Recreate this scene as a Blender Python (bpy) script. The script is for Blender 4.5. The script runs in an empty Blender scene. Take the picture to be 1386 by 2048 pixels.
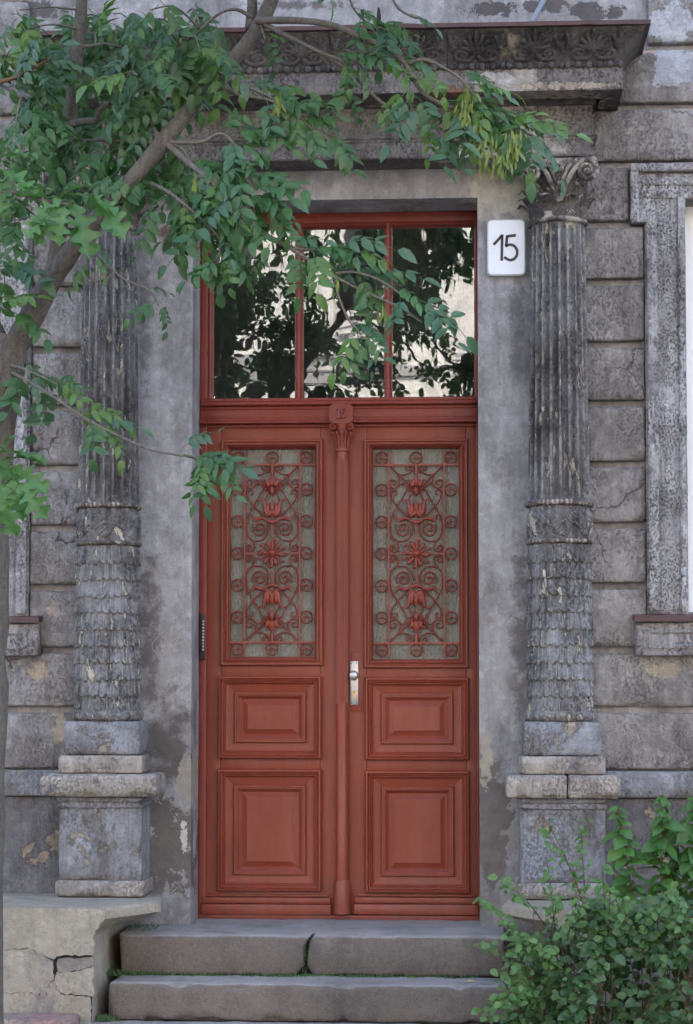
import bpy, math, random
from mathutils import Vector, Matrix, noise
R = math.radians
random.seed(15)
SC = bpy.context.scene
COL = SC.collection

# ------------------------------------------------------------------ camera, sky, sun, exposure
W, H, F = 1386, 2048, 4050.0
YAW, PITCH, HORIZON = R(3.4), R(3.0), 1380.0
CY = HORIZON - F * math.tan(PITCH)
CAM = Vector((0.0, -8.75, 1.5))
cd = bpy.data.cameras.new('camera'); cam = bpy.data.objects.new('camera', cd); COL.objects.link(cam)
cam.location = CAM; cam.rotation_euler = (R(90) + PITCH, 0, YAW)
cd.sensor_fit = 'VERTICAL'; cd.sensor_height = 24.0; cd.lens = F / H * 24.0
cd.shift_y = (CY - H / 2) / H
cd.clip_start = 0.05; cd.clip_end = 500
SC.camera = cam
world = bpy.data.worlds.new('World'); SC.world = world; world.use_nodes = True
wn = world.node_tree.nodes; wl = world.node_tree.links
SUN_EL, SUN_AZ = R(50), R(20)
sky = wn.new('ShaderNodeTexSky'); sky.sky_type = 'NISHITA'; sky.sun_disc = False
sky.sun_elevation = SUN_EL; sky.sun_rotation = SUN_AZ
sky.air_density = 1.0; sky.dust_density = 3.0
bg = wn['Background']; wl.new(sky.outputs[0], bg.inputs[0]); bg.inputs[1].default_value = 0.15
sd = bpy.data.lights.new('sun', 'SUN'); sd.energy = 2.0; sd.angle = R(0.6); sd.color = (1.0, 0.95, 0.88)
sun = bpy.data.objects.new('sun', sd); COL.objects.link(sun)
sun.rotation_euler = (-(R(90) - SUN_EL), 0, -SUN_AZ); sun.location = (0, 20, 30)
vs = SC.view_settings
vs.view_transform = 'Standard'; vs.look = 'None'; vs.gamma = 1.0; vs.use_curve_mapping = False
vs.exposure = 2.75
SC.cycles.use_denoising = True
SC.cycles.max_bounces = 8

CAMROT = cam.rotation_euler.to_matrix()
def P(px, py, Y):
    """point on the plane Y that the photograph shows at (px, py)"""
    d = CAMROT @ Vector(((px - W / 2) / F, -(py - CY) / F, -1.0))
    t = (Y - CAM.y) / d.y
    return CAM + d * t
def X(px, Y, py=1000): return P(px, py, Y).x
def Z(py, Y, px=680): return P(px, py, Y).z
PXM = lambda Y: F / (Y - CAM.y)          # photograph pixels per metre at depth Y

# ------------------------------------------------------------------ node helpers
class NT:
    def __init__(s, name):
        s.m = bpy.data.materials.new(name); s.m.use_nodes = True
        s.t = s.m.node_tree; s.bsdf = s.t.nodes['Principled BSDF']; s.out = s.t.nodes['Material Output']
    def n(s, typ, ins=None, out=0, **pr):
        nd = s.t.nodes.new('ShaderNode' + typ)
        for k, v in pr.items(): setattr(nd, k, v)
        for k, v in (ins or {}).items(): s.put(nd.inputs[k], v)
        return nd.outputs[out]
    def put(s, sock, v):
        if isinstance(v, bpy.types.NodeSocket): s.t.links.new(v, sock)
        elif isinstance(v, (tuple, list)) and len(v) == 3 and sock.type == 'RGBA': sock.default_value = (*v, 1)
        else: sock.default_value = v
    def math(s, op, a, b=0.0, c=0.0, clamp=False):
        return s.n('Math', {0: a, 1: b, 2: c}, operation=op, use_clamp=clamp)
    def mix(s, f, a, b, blend='MIX'):
        nd = s.t.nodes.new('ShaderNodeMix'); nd.data_type = 'RGBA'; nd.blend_type = blend
        s.put(nd.inputs[0], f); s.put(nd.inputs[6], a); s.put(nd.inputs[7], b)
        return nd.outputs[2]
    def step(s, v, lo, hi):
        nd = s.t.nodes.new('ShaderNodeMapRange'); nd.clamp = True
        s.put(nd.inputs[0], v); nd.inputs[1].default_value = lo; nd.inputs[2].default_value = hi
        return nd.outputs[0]
    def pos(s): return s.n('NewGeometry')
    def scale(s, vec, sc, loc=(0, 0, 0)):
        return s.n('Mapping', {'Vector': vec, 'Scale': sc, 'Location': loc})
    def noise(s, vec, scale, detail=4, rough=0.55, dist=0.0):
        return s.n('TexNoise', {'Vector': vec, 'Scale': scale, 'Detail': detail, 'Roughness': rough, 'Distortion': dist})
    def bump(s, h, strength=0.5, dist=0.01, normal=None):
        ins = {'Height': h, 'Strength': strength, 'Distance': dist}
        if normal is not None: ins['Normal'] = normal
        return s.n('Bump', ins)
    def done(s, color=None, rough=0.8, normal=None, **kw):
        b = s.bsdf
        if color is not None: s.put(b.inputs['Base Color'], color)
        s.put(b.inputs['Roughness'], rough)
        if normal is not None: s.put(b.inputs['Normal'], normal)
        for k, v in kw.items(): s.put(b.inputs[k.replace('_', ' ')], v)
        return s.m

def plaster(name, c1, c2, soot=(0.06, 0.05, 0.047), soot_lo=0.5, soot_hi=0.75, soot_amt=0.8,
            flake=(0.55, 0.47, 0.36), flake_at=0.7, flake_scale=7.0, flake_stretch=1.0,
            pits=0.6, pit_scale=70, bump=0.6, streak=0.35, patches=(), seed=0.0, edge=0.035, cracks=0.0, mottle=0.6, wear=0.0):
    flake_at -= 0.05
    c1, c2 = [tuple(a * k for a, k in zip(c, (1.03, 1.0, 0.955))) for c in (c1, c2)]
    s = NT(name); g = s.pos(); seedv = (seed * 3.1, seed * 1.7, seed * 2.3)
    p = s.scale(g, (1, 1, 1), seedv)
    big = s.noise(p, 2.2, 6, 0.6, 0.4)
    col = s.mix(s.step(big, 0.38, 0.62), c1, c2)
    mid = s.noise(p, 11, 8, 0.72, 0.3)
    col = s.mix(s.math('MULTIPLY', s.step(mid, 0.40, 0.64), mottle), col, tuple(x * 0.5 for x in c2))
    lite = s.noise(s.scale(p, (1, 1, 1), (4, 8, 1)), 19, 8, 0.75)
    col = s.mix(s.math('MULTIPLY', s.step(lite, 0.50, 0.68), 0.5), col, tuple(min(1, x * 1.35) for x in c1))
    # soot in clouds and thin runs
    sn = s.noise(s.scale(p, (1, 1, 0.55)), 4.3, 9, 0.70, 0.3)
    col = s.mix(s.math('MULTIPLY', s.step(sn, soot_lo, soot_hi), soot_amt), col, soot)
    st = s.noise(s.scale(p, (16, 16, 0.9)), 2.0, 6, 0.65)
    col = s.mix(s.math('MULTIPLY', s.step(st, 0.48, 0.66), streak), col, soot)
    # pitted, grainy skin
    pit = s.noise(s.scale(p, (1, 1, 0.7)), pit_scale * 1.45, 5, 0.66, 0.35)
    pm = s.step(pit, 0.50, 0.64)
    pzone = s.step(s.noise(p, 5.0, 4, 0.6), 0.34, 0.56)
    pmask = s.math('MULTIPLY', pm, pzone)
    col = s.mix(s.math('MULTIPLY', pmask, pits), col, tuple(x * 0.8 for x in soot))
    # flaking paint: bare cream plaster behind a thin raised skin
    fv = s.noise(s.scale(p, (1, 1, 1.0 / flake_stretch)), flake_scale, 10, 0.70, 0.5)
    fm = s.step(fv, flake_at, flake_at + 0.012)
    rim = s.math('SUBTRACT', s.step(fv, flake_at - edge, flake_at), fm, clamp=True)
    col = s.mix(s.math('MULTIPLY', rim, 0.6), col, soot)
    fcol = s.mix(s.step(s.noise(p, 28, 4, 0.6), 0.35, 0.7), flake, tuple(x * 0.55 for x in flake))
    col = s.mix(fm, col, fcol)
    hgt = s.math('MULTIPLY', fm, -0.35)
    if wear:        # arrises rubbed down to the pale plaster, broken up by noise
        pt = s.step(s.n('NewGeometry', out=7), 0.515, 0.58)
        wm = s.math('MULTIPLY', pt, s.step(s.noise(s.scale(p, (1, 1, 1), (2, 6, 3)), 13, 7, 0.7), 0.47, 0.6))
        col = s.mix(s.math('MULTIPLY', wm, wear), col, flake)
    if cracks:
        wv = s.n('VectorMath', {0: g, 1: s.n('VectorMath', {0: s.n('TexNoise', {'Vector': g, 'Scale': 5.0, 'Detail': 6, 'Roughness': 0.6}, out=1), 1: (0.22, 0.22, 0.22)}, operation='MULTIPLY')}, operation='ADD')
        vo = s.n('TexVoronoi', {'Vector': s.scale(wv, (1, 0.3, 1), seedv), 'Scale': 4.2}, feature='DISTANCE_TO_EDGE')
        ck = s.math('MULTIPLY', s.math('SUBTRACT', 1.0, s.step(vo, 0.006, 0.016), clamp=True), s.step(s.noise(s.scale(p, (1, 1, 1), (9, 2, 5)), 3.0, 3, 0.5), 0.52, 0.60))
        col = s.mix(s.math('MULTIPLY', ck, cracks), col, tuple(x * 0.5 for x in soot)); hgt = s.math('SUBTRACT', hgt, s.math('MULTIPLY', ck, 0.5))
    for (cx, cz, rx, rz, pc, dep) in patches:
        nd = s.n('SeparateXYZ', {0: g}).node
        wob = s.noise(g, min(40.0, max(6.0, 0.55 / min(rx, rz))), 9, 0.70)
        dx = s.math('DIVIDE', s.math('SUBTRACT', nd.outputs[0], cx), rx)
        dz = s.math('DIVIDE', s.math('SUBTRACT', nd.outputs[2], cz), rz)
        d2 = s.math('ADD', s.math('MULTIPLY', dx, dx), s.math('MULTIPLY', dz, dz))
        d2 = s.math('ADD', d2, s.math('MULTIPLY', s.math('SUBTRACT', wob, 0.5), 7.5))
        soft = 0.9 if dep == 0 else 0.12
        pmk = s.math('SUBTRACT', 1.0, s.step(d2, 1.0 - soft, 1.0), clamp=True)
        pcol = s.mix(s.step(s.noise(g, 17, 6, 0.7), 0.35, 0.7), pc, tuple(x * 0.65 for x in pc))
        col = s.mix(s.math('MULTIPLY', pmk, 0.92), col, pcol)
        if dep: hgt = s.math('SUBTRACT', hgt, s.math('MULTIPLY', pmk, dep))
    fine = s.noise(p, 150, 3, 0.65)
    med = s.noise(s.scale(p, (1, 1, 0.7)), 36, 5, 0.65)
    h = s.math('ADD', s.math('MULTIPLY', fine, 0.30), s.math('MULTIPLY', med, 0.8))
    h = s.math('ADD', h, s.math('MULTIPLY', mid, -0.5))
    h = s.math('SUBTRACT', h, s.math('MULTIPLY', pmask, 0.45 * pits + 0.05))
    h = s.math('ADD', h, hgt)
    return s.done(col, 0.85, s.bump(h, min(1.0, bump * 1.15), 0.017), **{'Specular_IOR_Level': 0.25})

# ------------------------------------------------------------------ mesh helpers
class MB:
    def __init__(s): s.v = []; s.f = []
    def add(s, v, f):
        o = len(s.v); s.v += [tuple(p) for p in v]; s.f += [tuple(i + o for i in q) for q in f]; return s
    def box(s, x0, x1, y0, y1, z0, z1):
        return s.add([(x0,y0,z0),(x1,y0,z0),(x1,y1,z0),(x0,y1,z0),(x0,y0,z1),(x1,y0,z1),(x1,y1,z1),(x0,y1,z1)],
                     [(0,3,2,1),(4,5,6,7),(0,1,5,4),(1,2,6,5),(2,3,7,6),(3,0,4,7)])
    def rbox(s, x0, x1, y0, y1, z0, z1, r=0.006, seg=0.035, amp=0.0015, chip=0.0, freq=14.0):
        """box with rounded, uneven, chipped edges"""
        lo = (x0, y0, z0); hi = (x1, y1, z1)
        def line(a, b):
            L = b - a; rr = min(r, L * 0.45)
            n = max(1, int((L - 2 * rr) / seg))
            return [a, a + rr * 0.35, a + rr] + [a + rr + (L - 2 * rr) * i / n for i in range(1, n)] + [b - rr, b - rr * 0.35, b]
        g = [line(lo[i], hi[i]) for i in range(3)]
        idx = {}; V = []; Fs = []
        c = [(lo[i] + hi[i]) / 2 for i in range(3)]
        hin = [max(0.0, (hi[i] - lo[i]) / 2 - min(r, (hi[i] - lo[i]) * 0.45)) for i in range(3)]
        def vert(p):
            k = (round(p[0], 6), round(p[1], 6), round(p[2], 6))
            if k in idx: return idx[k]
            q = [max(-hin[i], min(hin[i], p[i] - c[i])) + c[i] for i in range(3)]
            d = Vector((p[0] - q[0], p[1] - q[1], p[2] - q[2]))
            ne = sum(1 for i in range(3) if abs(d[i]) > 1e-7)
            P0 = Vector(q)
            if d.length > 0: P1 = P0 + d.normalized() * min(r, d.length if ne < 2 else r)
            else: P1 = P0
            nv = noise.noise_vector(P1 * freq) * amp + noise.noise_vector(P1 * freq * 3.1) * (amp * 0.5)
            if chip and ne >= 2:
                t = noise.noise(P1 * 9.0) + 0.5 * noise.noise(P1 * 26.0)
                if t > 0.12: nv = nv - d.normalized() * min(chip, (t - 0.12) * chip * 3.0)
            idx[k] = len(V); V.append(tuple(P1 + nv)); return idx[k]
        for ax in range(3):
            u, w = (ax + 1) % 3, (ax + 2) % 3
            for side in (0, 1):
                val = lo[ax] if side == 0 else hi[ax]
                for i in range(len(g[u]) - 1):
                    for j in range(len(g[w]) - 1):
                        def mk(a, b):
                            p = [0, 0, 0]; p[ax] = val; p[u] = a; p[w] = b; return vert(p)
                        q = [mk(g[u][i], g[w][j]), mk(g[u][i+1], g[w][j]), mk(g[u][i+1], g[w][j+1]), mk(g[u][i], g[w][j+1])]
                        Fs.append(tuple(q) if side else tuple(reversed(q)))
        return s.add(V, Fs)
    def grid(s, rows, close=False):
        """rows of equal length -> quads"""
        n = len(rows[0]); V = [p for r in rows for p in r]; Fs = []
        for i in range(len(rows) - 1):
            for j in range(n if close else n - 1):
                k = (j + 1) % n
                Fs.append((i*n + j, i*n + k, (i+1)*n + k, (i+1)*n + j))
        return s.add(V, Fs)
    def lathe(s, prof, n=24, c=(0, 0, 0), a0=0.0, a1=2 * math.pi, axis='z'):
        full = abs(a1 - a0 - 2 * math.pi) < 1e-6
        m = n if full else n + 1
        rows = []
        for (r, z) in prof:
            row = []
            for j in range(m):
                a = a0 + (a1 - a0) * j / n
                if axis == 'z': row.append((c[0] + r * math.cos(a), c[1] + r * math.sin(a), c[2] + z))
                elif axis == 'y': row.append((c[0] + r * math.sin(a), c[1] + z, c[2] + r * math.cos(a)))
                else: row.append((c[0] + z, c[1] + r * math.cos(a), c[2] + r * math.sin(a)))
            rows.append(row)
        return s.grid(rows, full)
    def tube(s, pts, rad, n=8, flat=1.0, cap=True):
        """round tube along pts; rad a number or one per point; flat scales it in Y"""
        pts = [Vector(p) for p in pts]; N = len(pts)
        rd = rad if isinstance(rad, (list, tuple)) else [rad] * N
        rows = []; up = None
        for i in range(N):
            t = (pts[min(i+1, N-1)] - pts[max(i-1, 0)])
            t = t.normalized() if t.length > 1e-9 else Vector((0, 0, 1))
            if up is None:
                up = Vector((0, 1, 0)) if abs(t.y) < 0.9 else Vector((1, 0, 0))
            a = (up - t * up.dot(t)); a = a.normalized() if a.length > 1e-6 else t.orthogonal().normalized()
            up = a; b = t.cross(a)
            rows.append([tuple(pts[i] + (a * math.cos(q) * flat + b * math.sin(q)) * rd[i])
                         for q in (2 * math.pi * j / n for j in range(n))])
        o = len(s.v); s.grid(rows, True)
        if cap:
            s.f.append(tuple(o + j for j in range(n))[::-1]); s.f.append(tuple(o + (N-1)*n + j for j in range(n)))
        return s
    def poly(s, pts, y0, y1):
        """polygon of (x, z) points extruded from y0 (front) to y1"""
        n = len(pts)
        V = [(p[0], y0, p[1]) for p in pts] + [(p[0], y1, p[1]) for p in pts]
        Fs = [tuple(range(n)), tuple(range(2*n - 1, n - 1, -1))] + [(i, i + n, (i+1) % n + n, (i+1) % n) for i in range(n)]
        return s.add(V, Fs)
    def frame(s, x0, x1, z0, z1, prof, fill=False, y=0.0):
        """mitred moulding round a rectangle: prof = (inset, depth) points"""
        rows = []
        for (i, d) in prof:
            rows.append([(x0+i, y+d, z0+i), (x1-i, y+d, z0+i), (x1-i, y+d, z1-i), (x0+i, y+d, z1-i)])
        o = len(s.v); s.grid(rows, True)
        if fill: k = o + (len(rows) - 1) * 4; s.f.append((k, k+1, k+2, k+3))
        return s
    def build(s, name, mat, parent=None, smooth=False, fix=True, link=True):
        me = bpy.data.meshes.new(name); me.from_pydata(s.v, [], s.f); me.update()
        if fix:
            import bmesh
            bm = bmesh.new(); bm.from_mesh(me); bmesh.ops.recalc_face_normals(bm, faces=bm.faces); bm.to_mesh(me); bm.free()
        if smooth:
            me.polygons.foreach_set('use_smooth', [True] * len(me.polygons))
            if smooth != 'all': me.set_sharp_from_angle(angle=R(smooth if not isinstance(smooth, bool) else 40))
        if mat is not None: me.materials.append(mat)
        if not link: return me
        return obj(name, me, parent)

def obj(name, data, parent=None, loc=None):
    o = bpy.data.objects.new(name, data); COL.objects.link(o)
    if parent is not None: o.parent = parent
    if loc is not None: o.location = loc
    return o
def tag(o, label=None, cat=None, group=None, kind=None):
    if label: o['label'] = label
    if cat: o['category'] = cat
    if group: o['group'] = group
    if kind: o['kind'] = kind
    return o
def thing(name, label, cat, loc=(0, 0, 0), group=None):
    return tag(obj(name, None, None, loc), label, cat, group)
def copy_tree(o, parent=None):
    c = o.copy(); COL.objects.link(c); c.parent = parent
    for ch in list(o.children): copy_tree(ch, c)
    return c
def smoothpath(pts, k=6):
    """Catmull-Rom through points of any dimension"""
    out = []; n = len(pts)
    for i in range(n - 1):
        p0, p1, p2, p3 = pts[max(i-1, 0)], pts[i], pts[i+1], pts[min(i+2, n-1)]
        for j in range(k):
            t = j / k
            out.append(tuple(0.5 * ((2*b) + (c-a)*t + (2*a - 5*b + 4*c - d)*t*t + (3*b - a - 3*c + d)*t**3) for a, b, c, d in zip(p0, p1, p2, p3)))
    out.append(tuple(pts[-1])); return out

# ------------------------------------------------------------------ key measures (metres, read off the photograph)
XC = X(679, 0.25, 1300)                        # middle of the doorway
mir = lambda x: 2 * XC - x
OX0, OX1 = X(384, 0), X(957, 0)                # wall opening of the doorway
OZ1 = Z(399, 0)                                # head of the opening
DY = 0.25                                      # plane of the door
Z_LAND = Z(1838, DY)
Z_S1 = P(640, 1953, -0.365).z                  # tread of the second step
Z_S2 = P(640, 2040, -0.595).z                  # tread of the lowest step
ROWS = [P(1235, y, -0.03).z for y in (-140, -30, 92, 210, 325, 445, 560, 685, 803, 925, 1047, 1168, 1295, 1415, 1541)]
ROWS_TOP = [ROWS[0] + 0.26 * k for k in range(4, 0, -1)]

# ------------------------------------------------------------------ materials
def sx(r, g, b): return tuple(((c / 255) / 12.92 if c / 255 <= 0.04045 else ((c / 255 + 0.055) / 1.055) ** 2.4) for c in (r, g, b))
CREAM = (0.52, 0.45, 0.35)
def patch(px, py, rx, ry, c, dep, Y=0.0):
    p = P(px, py, Y); k = PXM(Y); return (p.x, p.z, rx / k, ry / k, c, dep)
M = {}
M['wall'] = plaster('smooth_grey_plaster', (0.384, 0.378, 0.390), (0.288, 0.275, 0.271), soot_lo=0.46, soot_hi=0.72, soot_amt=0.8, flake_at=0.83, pits=0.22, bump=0.40, streak=0.18, mottle=0.45, soot=(0.085, 0.073, 0.066),
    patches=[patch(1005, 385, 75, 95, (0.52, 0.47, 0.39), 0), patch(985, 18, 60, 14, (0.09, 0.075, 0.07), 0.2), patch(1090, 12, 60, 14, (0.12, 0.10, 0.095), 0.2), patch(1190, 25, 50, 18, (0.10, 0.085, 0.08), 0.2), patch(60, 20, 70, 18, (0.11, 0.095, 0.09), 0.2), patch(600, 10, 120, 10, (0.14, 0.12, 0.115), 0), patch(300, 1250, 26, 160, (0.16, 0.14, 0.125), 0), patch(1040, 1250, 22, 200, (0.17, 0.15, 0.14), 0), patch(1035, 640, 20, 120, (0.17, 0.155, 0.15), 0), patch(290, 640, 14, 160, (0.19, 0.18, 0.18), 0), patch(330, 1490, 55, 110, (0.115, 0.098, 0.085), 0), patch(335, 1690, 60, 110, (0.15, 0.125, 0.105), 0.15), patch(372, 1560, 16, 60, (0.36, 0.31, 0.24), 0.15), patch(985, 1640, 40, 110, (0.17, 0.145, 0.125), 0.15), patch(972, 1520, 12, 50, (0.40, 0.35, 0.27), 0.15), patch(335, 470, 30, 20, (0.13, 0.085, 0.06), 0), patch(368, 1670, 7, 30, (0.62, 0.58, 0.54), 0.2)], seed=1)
M['block'] = plaster('pitted_block_plaster', (0.372, 0.352, 0.341), (0.279, 0.255, 0.239), soot=(0.075, 0.058, 0.049), soot_lo=0.47, soot_hi=0.70, soot_amt=0.8, flake_at=0.735, flake=(0.47, 0.40, 0.31), pits=0.55, pit_scale=78, bump=0.75, streak=0.25, seed=3, cracks=0.55,
    patches=[patch(1345, 40, 40, 45, (0.50, 0.49, 0.49), 0.2, -0.03), patch(1350, 130, 50, 45, (0.48, 0.47, 0.48), 0.15, -0.03), patch(1300, 100, 18, 10, (0.50, 0.38, 0.30), 0.2, -0.03), patch(1330, 1340, 45, 16, (0.44, 0.37, 0.27), 0.15, -0.03)])
M['block2'] = plaster('cracked_block_plaster', (0.343, 0.337, 0.341), (0.265, 0.245, 0.233), soot=(0.075, 0.058, 0.049), soot_lo=0.47, soot_hi=0.70, soot_amt=0.75, flake_at=0.75, flake=(0.48, 0.40, 0.30), pits=0.48, pit_scale=76, bump=0.7, streak=0.3, seed=4, cracks=0.7,
    patches=[patch(75, 1340, 22, 18, (0.45, 0.36, 0.26), 0.3, -0.03), patch(118, 1450, 14, 40, (0.46, 0.38, 0.28), 0.4, -0.03), patch(106, 1225, 10, 22, (0.40, 0.34, 0.27), 0.1, -0.03)])
M['column'] = plaster('flaking_column_paint', (0.320, 0.323, 0.339), (0.213, 0.199, 0.194), soot=(0.050, 0.040, 0.035), soot_lo=0.46, soot_hi=0.66, soot_amt=0.8, flake=(0.62, 0.55, 0.43), flake_at=0.632, flake_scale=20, flake_stretch=2.8, pits=0.6, pit_scale=70, bump=0.85, streak=0.7, seed=5, wear=0.65)
M['capital'] = plaster('sooty_carving', (0.19, 0.165, 0.15), (0.115, 0.10, 0.09), soot=(0.045, 0.037, 0.032), soot_lo=0.5, soot_hi=0.70, flake=(0.58, 0.50, 0.40), flake_at=0.64, flake_scale=24, pits=0.5, bump=0.9, seed=6, wear=0.95)
M['pedestal'] = plaster('peeling_blue_paint', (0.321, 0.332, 0.370), (0.273, 0.268, 0.276), soot=(0.12, 0.10, 0.088), soot_lo=0.48, soot_hi=0.62, soot_amt=0.85, flake=(0.38, 0.315, 0.245), flake_at=0.635, flake_scale=7.5, pits=0.45, bump=0.85, seed=7)
M['slab'] = plaster('pale_worn_stone', (0.445, 0.402, 0.355), (0.339, 0.307, 0.275), soot=(0.13, 0.11, 0.097), soot_lo=0.50, soot_hi=0.70, flake=(0.24, 0.25, 0.28), flake_at=0.66, pits=0.6, bump=0.8, seed=8)
M['frieze'] = plaster('sooty_grey_frieze', (0.235, 0.21, 0.20), (0.16, 0.145, 0.138), soot=(0.05, 0.043, 0.04), soot_lo=0.5, soot_hi=0.72, flake=(0.55, 0.5, 0.42), flake_at=0.74, flake_scale=16, pits=0.7, bump=0.8, streak=0.3, seed=9,
    patches=[patch(1020, 255, 100, 120, (0.50, 0.45, 0.38), 0, -0.2), patch(940, 300, 60, 24, (0.62, 0.59, 0.56), 0, -0.2), patch(1120, 172, 105, 8, (0.50, 0.41, 0.32), 0.3, -0.36), patch(990, 158, 40, 14, (0.55, 0.51, 0.46), 0.2, -0.36), patch(900, 185, 45, 12, (0.26, 0.14, 0.09), 0.3, -0.36)])
M['cornice'] = plaster('black_cornice', (0.150, 0.138, 0.135), (0.090, 0.083, 0.080), soot=(0.024, 0.021, 0.021), soot_lo=0.45, soot_hi=0.7, flake=(0.36, 0.30, 0.22), flake_at=0.73, flake_scale=16, pits=0.5, bump=0.8, streak=0.3, seed=10, wear=0.25, patches=[patch(1020, 92, 18, 28, (0.30, 0.24, 0.17), 0, -0.4)])
M['surround'] = plaster('blue_grey_window_surround', (0.501, 0.494, 0.509), (0.391, 0.368, 0.359), soot=(0.075, 0.062, 0.055), soot_lo=0.48, soot_hi=0.72, flake=(0.5, 0.42, 0.32), flake_at=0.76, pits=0.8, pit_scale=85, bump=0.9, streak=0.4, seed=11)
M['plinth'] = plaster('dark_blue_plinth', (0.204, 0.198, 0.209), (0.154, 0.149, 0.154), soot=(0.075, 0.064, 0.06), flake=(0.34, 0.27, 0.20), flake_at=0.64, flake_scale=4.5, pits=0.35, bump=0.75, seed=12)
M['cheek'] = plaster('ochre_render', (0.391, 0.354, 0.283), (0.316, 0.281, 0.227), soot=(0.16, 0.135, 0.11), soot_lo=0.50, soot_hi=0.74, soot_amt=0.6, flake=(0.30, 0.26, 0.22), flake_at=0.72, pits=0.3, bump=0.6, streak=0.15, seed=13, mottle=0.3)
M['patchy'] = plaster('stained_render', (0.391, 0.354, 0.283), (0.316, 0.281, 0.232), soot=(0.20, 0.17, 0.165), soot_lo=0.50, soot_hi=0.60, soot_amt=0.7, flake=(0.30, 0.20, 0.16), flake_at=0.70, pits=0.35, bump=0.7, seed=14, mottle=0.3)

def granite():
    s = NT('grainy_step_stone'); g = s.pos()
    a = s.noise(g, 190, 2, 0.6); b = s.noise(g, 3.0, 6, 0.6); c = s.noise(g, 60, 4, 0.7)
    col = s.mix(s.step(b, 0.35, 0.68), (0.158, 0.125, 0.10), (0.104, 0.084, 0.068))
    col = s.mix(s.math('MULTIPLY', s.step(a, 0.56, 0.70), 0.4), col, (0.30, 0.26, 0.22))
    col = s.mix(s.math('MULTIPLY', s.step(c, 0.52, 0.7), 0.5), col, (0.055, 0.048, 0.045))
    sep = s.n('SeparateXYZ', {0: s.n('NewGeometry', out=1)}).node      # light from above put into the colour: upward faces paler
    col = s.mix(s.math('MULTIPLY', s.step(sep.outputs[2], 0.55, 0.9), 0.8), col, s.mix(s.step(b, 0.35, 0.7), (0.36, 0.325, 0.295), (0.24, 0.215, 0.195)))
    stn = s.noise(s.scale(g, (1, 1, 0.5)), 6.5, 8, 0.72)
    col = s.mix(s.math('MULTIPLY', s.step(stn, 0.50, 0.68), 0.5), col, (0.05, 0.043, 0.038))
    col = s.mix(s.math('MULTIPLY', s.step(s.noise(s.scale(g, (1, 1, 1), (5, 1, 8)), 8, 8, 0.75), 0.58, 0.66), 0.35), col, (0.21, 0.20, 0.15))
    h = s.math('ADD', s.math('MULTIPLY', a, 0.5), s.math('MULTIPLY', c, 0.7))
    h = s.math('ADD', h, s.math('MULTIPLY', stn, 0.6))
    return s.done(col, 0.85, s.bump(h, 0.75, 0.008))
M['step'] = granite()

def paint(name, c, c2, rough=0.37, b=0.13):
    s = NT(name); g = s.pos()
    n1 = s.noise(g, 3.5, 5, 0.6); n2 = s.noise(s.scale(g, (60, 60, 6)), 4, 4, 0.6); n3 = s.noise(g, 130, 3, 0.6)
    col = s.mix(s.step(n1, 0.35, 0.7), c, c2)
    dust = s.noise(s.scale(g, (1, 1, 0.5)), 9, 7, 0.7)
    col = s.mix(s.math('MULTIPLY', s.step(dust, 0.5, 0.8), 0.25), col, tuple(min(1, x * 1.25 + 0.02) for x in c))
    col = s.mix(s.math('MULTIPLY', s.step(s.noise(g, 55, 6, 0.75), 0.66, 0.74), 0.5), col, tuple(x * 0.45 for x in c))
    sep = s.n('SeparateXYZ', {0: g}).node
    low = s.math('SUBTRACT', 1.0, s.step(sep.outputs[2], Z_LAND + 0.02, Z_LAND + 0.32), clamp=True)
    grime = s.math('MULTIPLY', low, s.step(s.noise(g, 15, 7, 0.72), 0.42, 0.62))
    col = s.mix(s.math('MULTIPLY', grime, 0.45), col, (0.13, 0.075, 0.055))
    chip = s.step(s.noise(s.scale(g, (1, 1, 0.6)), 42, 8, 0.75), 0.655, 0.67)
    col = s.mix(s.math('MULTIPLY', chip, 0.8), col, (0.10, 0.045, 0.032))
    fade = s.step(s.noise(s.scale(g, (3, 3, 0.5)), 3.0, 6, 0.65), 0.45, 0.7)
    col = s.mix(s.math('MULTIPLY', fade, 0.45), col, tuple(x * 1.12 + 0.03 for x in c))
    runs = s.step(s.noise(s.scale(g, (14, 14, 0.7)), 2.2, 6, 0.68), 0.55, 0.72)
    col = s.mix(s.math('MULTIPLY', runs, 0.28), col, tuple(x * 0.5 for x in c))
    h = s.math('ADD', s.math('MULTIPLY', n2, 0.22), s.math('MULTIPLY', n3, 0.4))
    h = s.math('SUBTRACT', h, s.math('MULTIPLY', chip, 0.6))
    return s.done(col, s.math('ADD', rough - 0.06, s.math('MULTIPLY', n1, 0.16)), s.bump(h, b, 0.004), **{'Specular_IOR_Level': 0.32})
M['red'] = paint('red_brown_door_paint', (0.230, 0.045, 0.0215), (0.192, 0.037, 0.0185))
M['red2'] = paint('red_frame_paint', (0.198, 0.033, 0.0175), (0.165, 0.027, 0.0155), 0.34)
M['iron'] = paint('red_ironwork_paint', (0.235, 0.046, 0.026), (0.20, 0.038, 0.022), 0.34, 0.15)
M['flash'] = paint('maroon_sheet_metal', (0.085, 0.042, 0.042), (0.06, 0.035, 0.036), 0.5)

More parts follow.
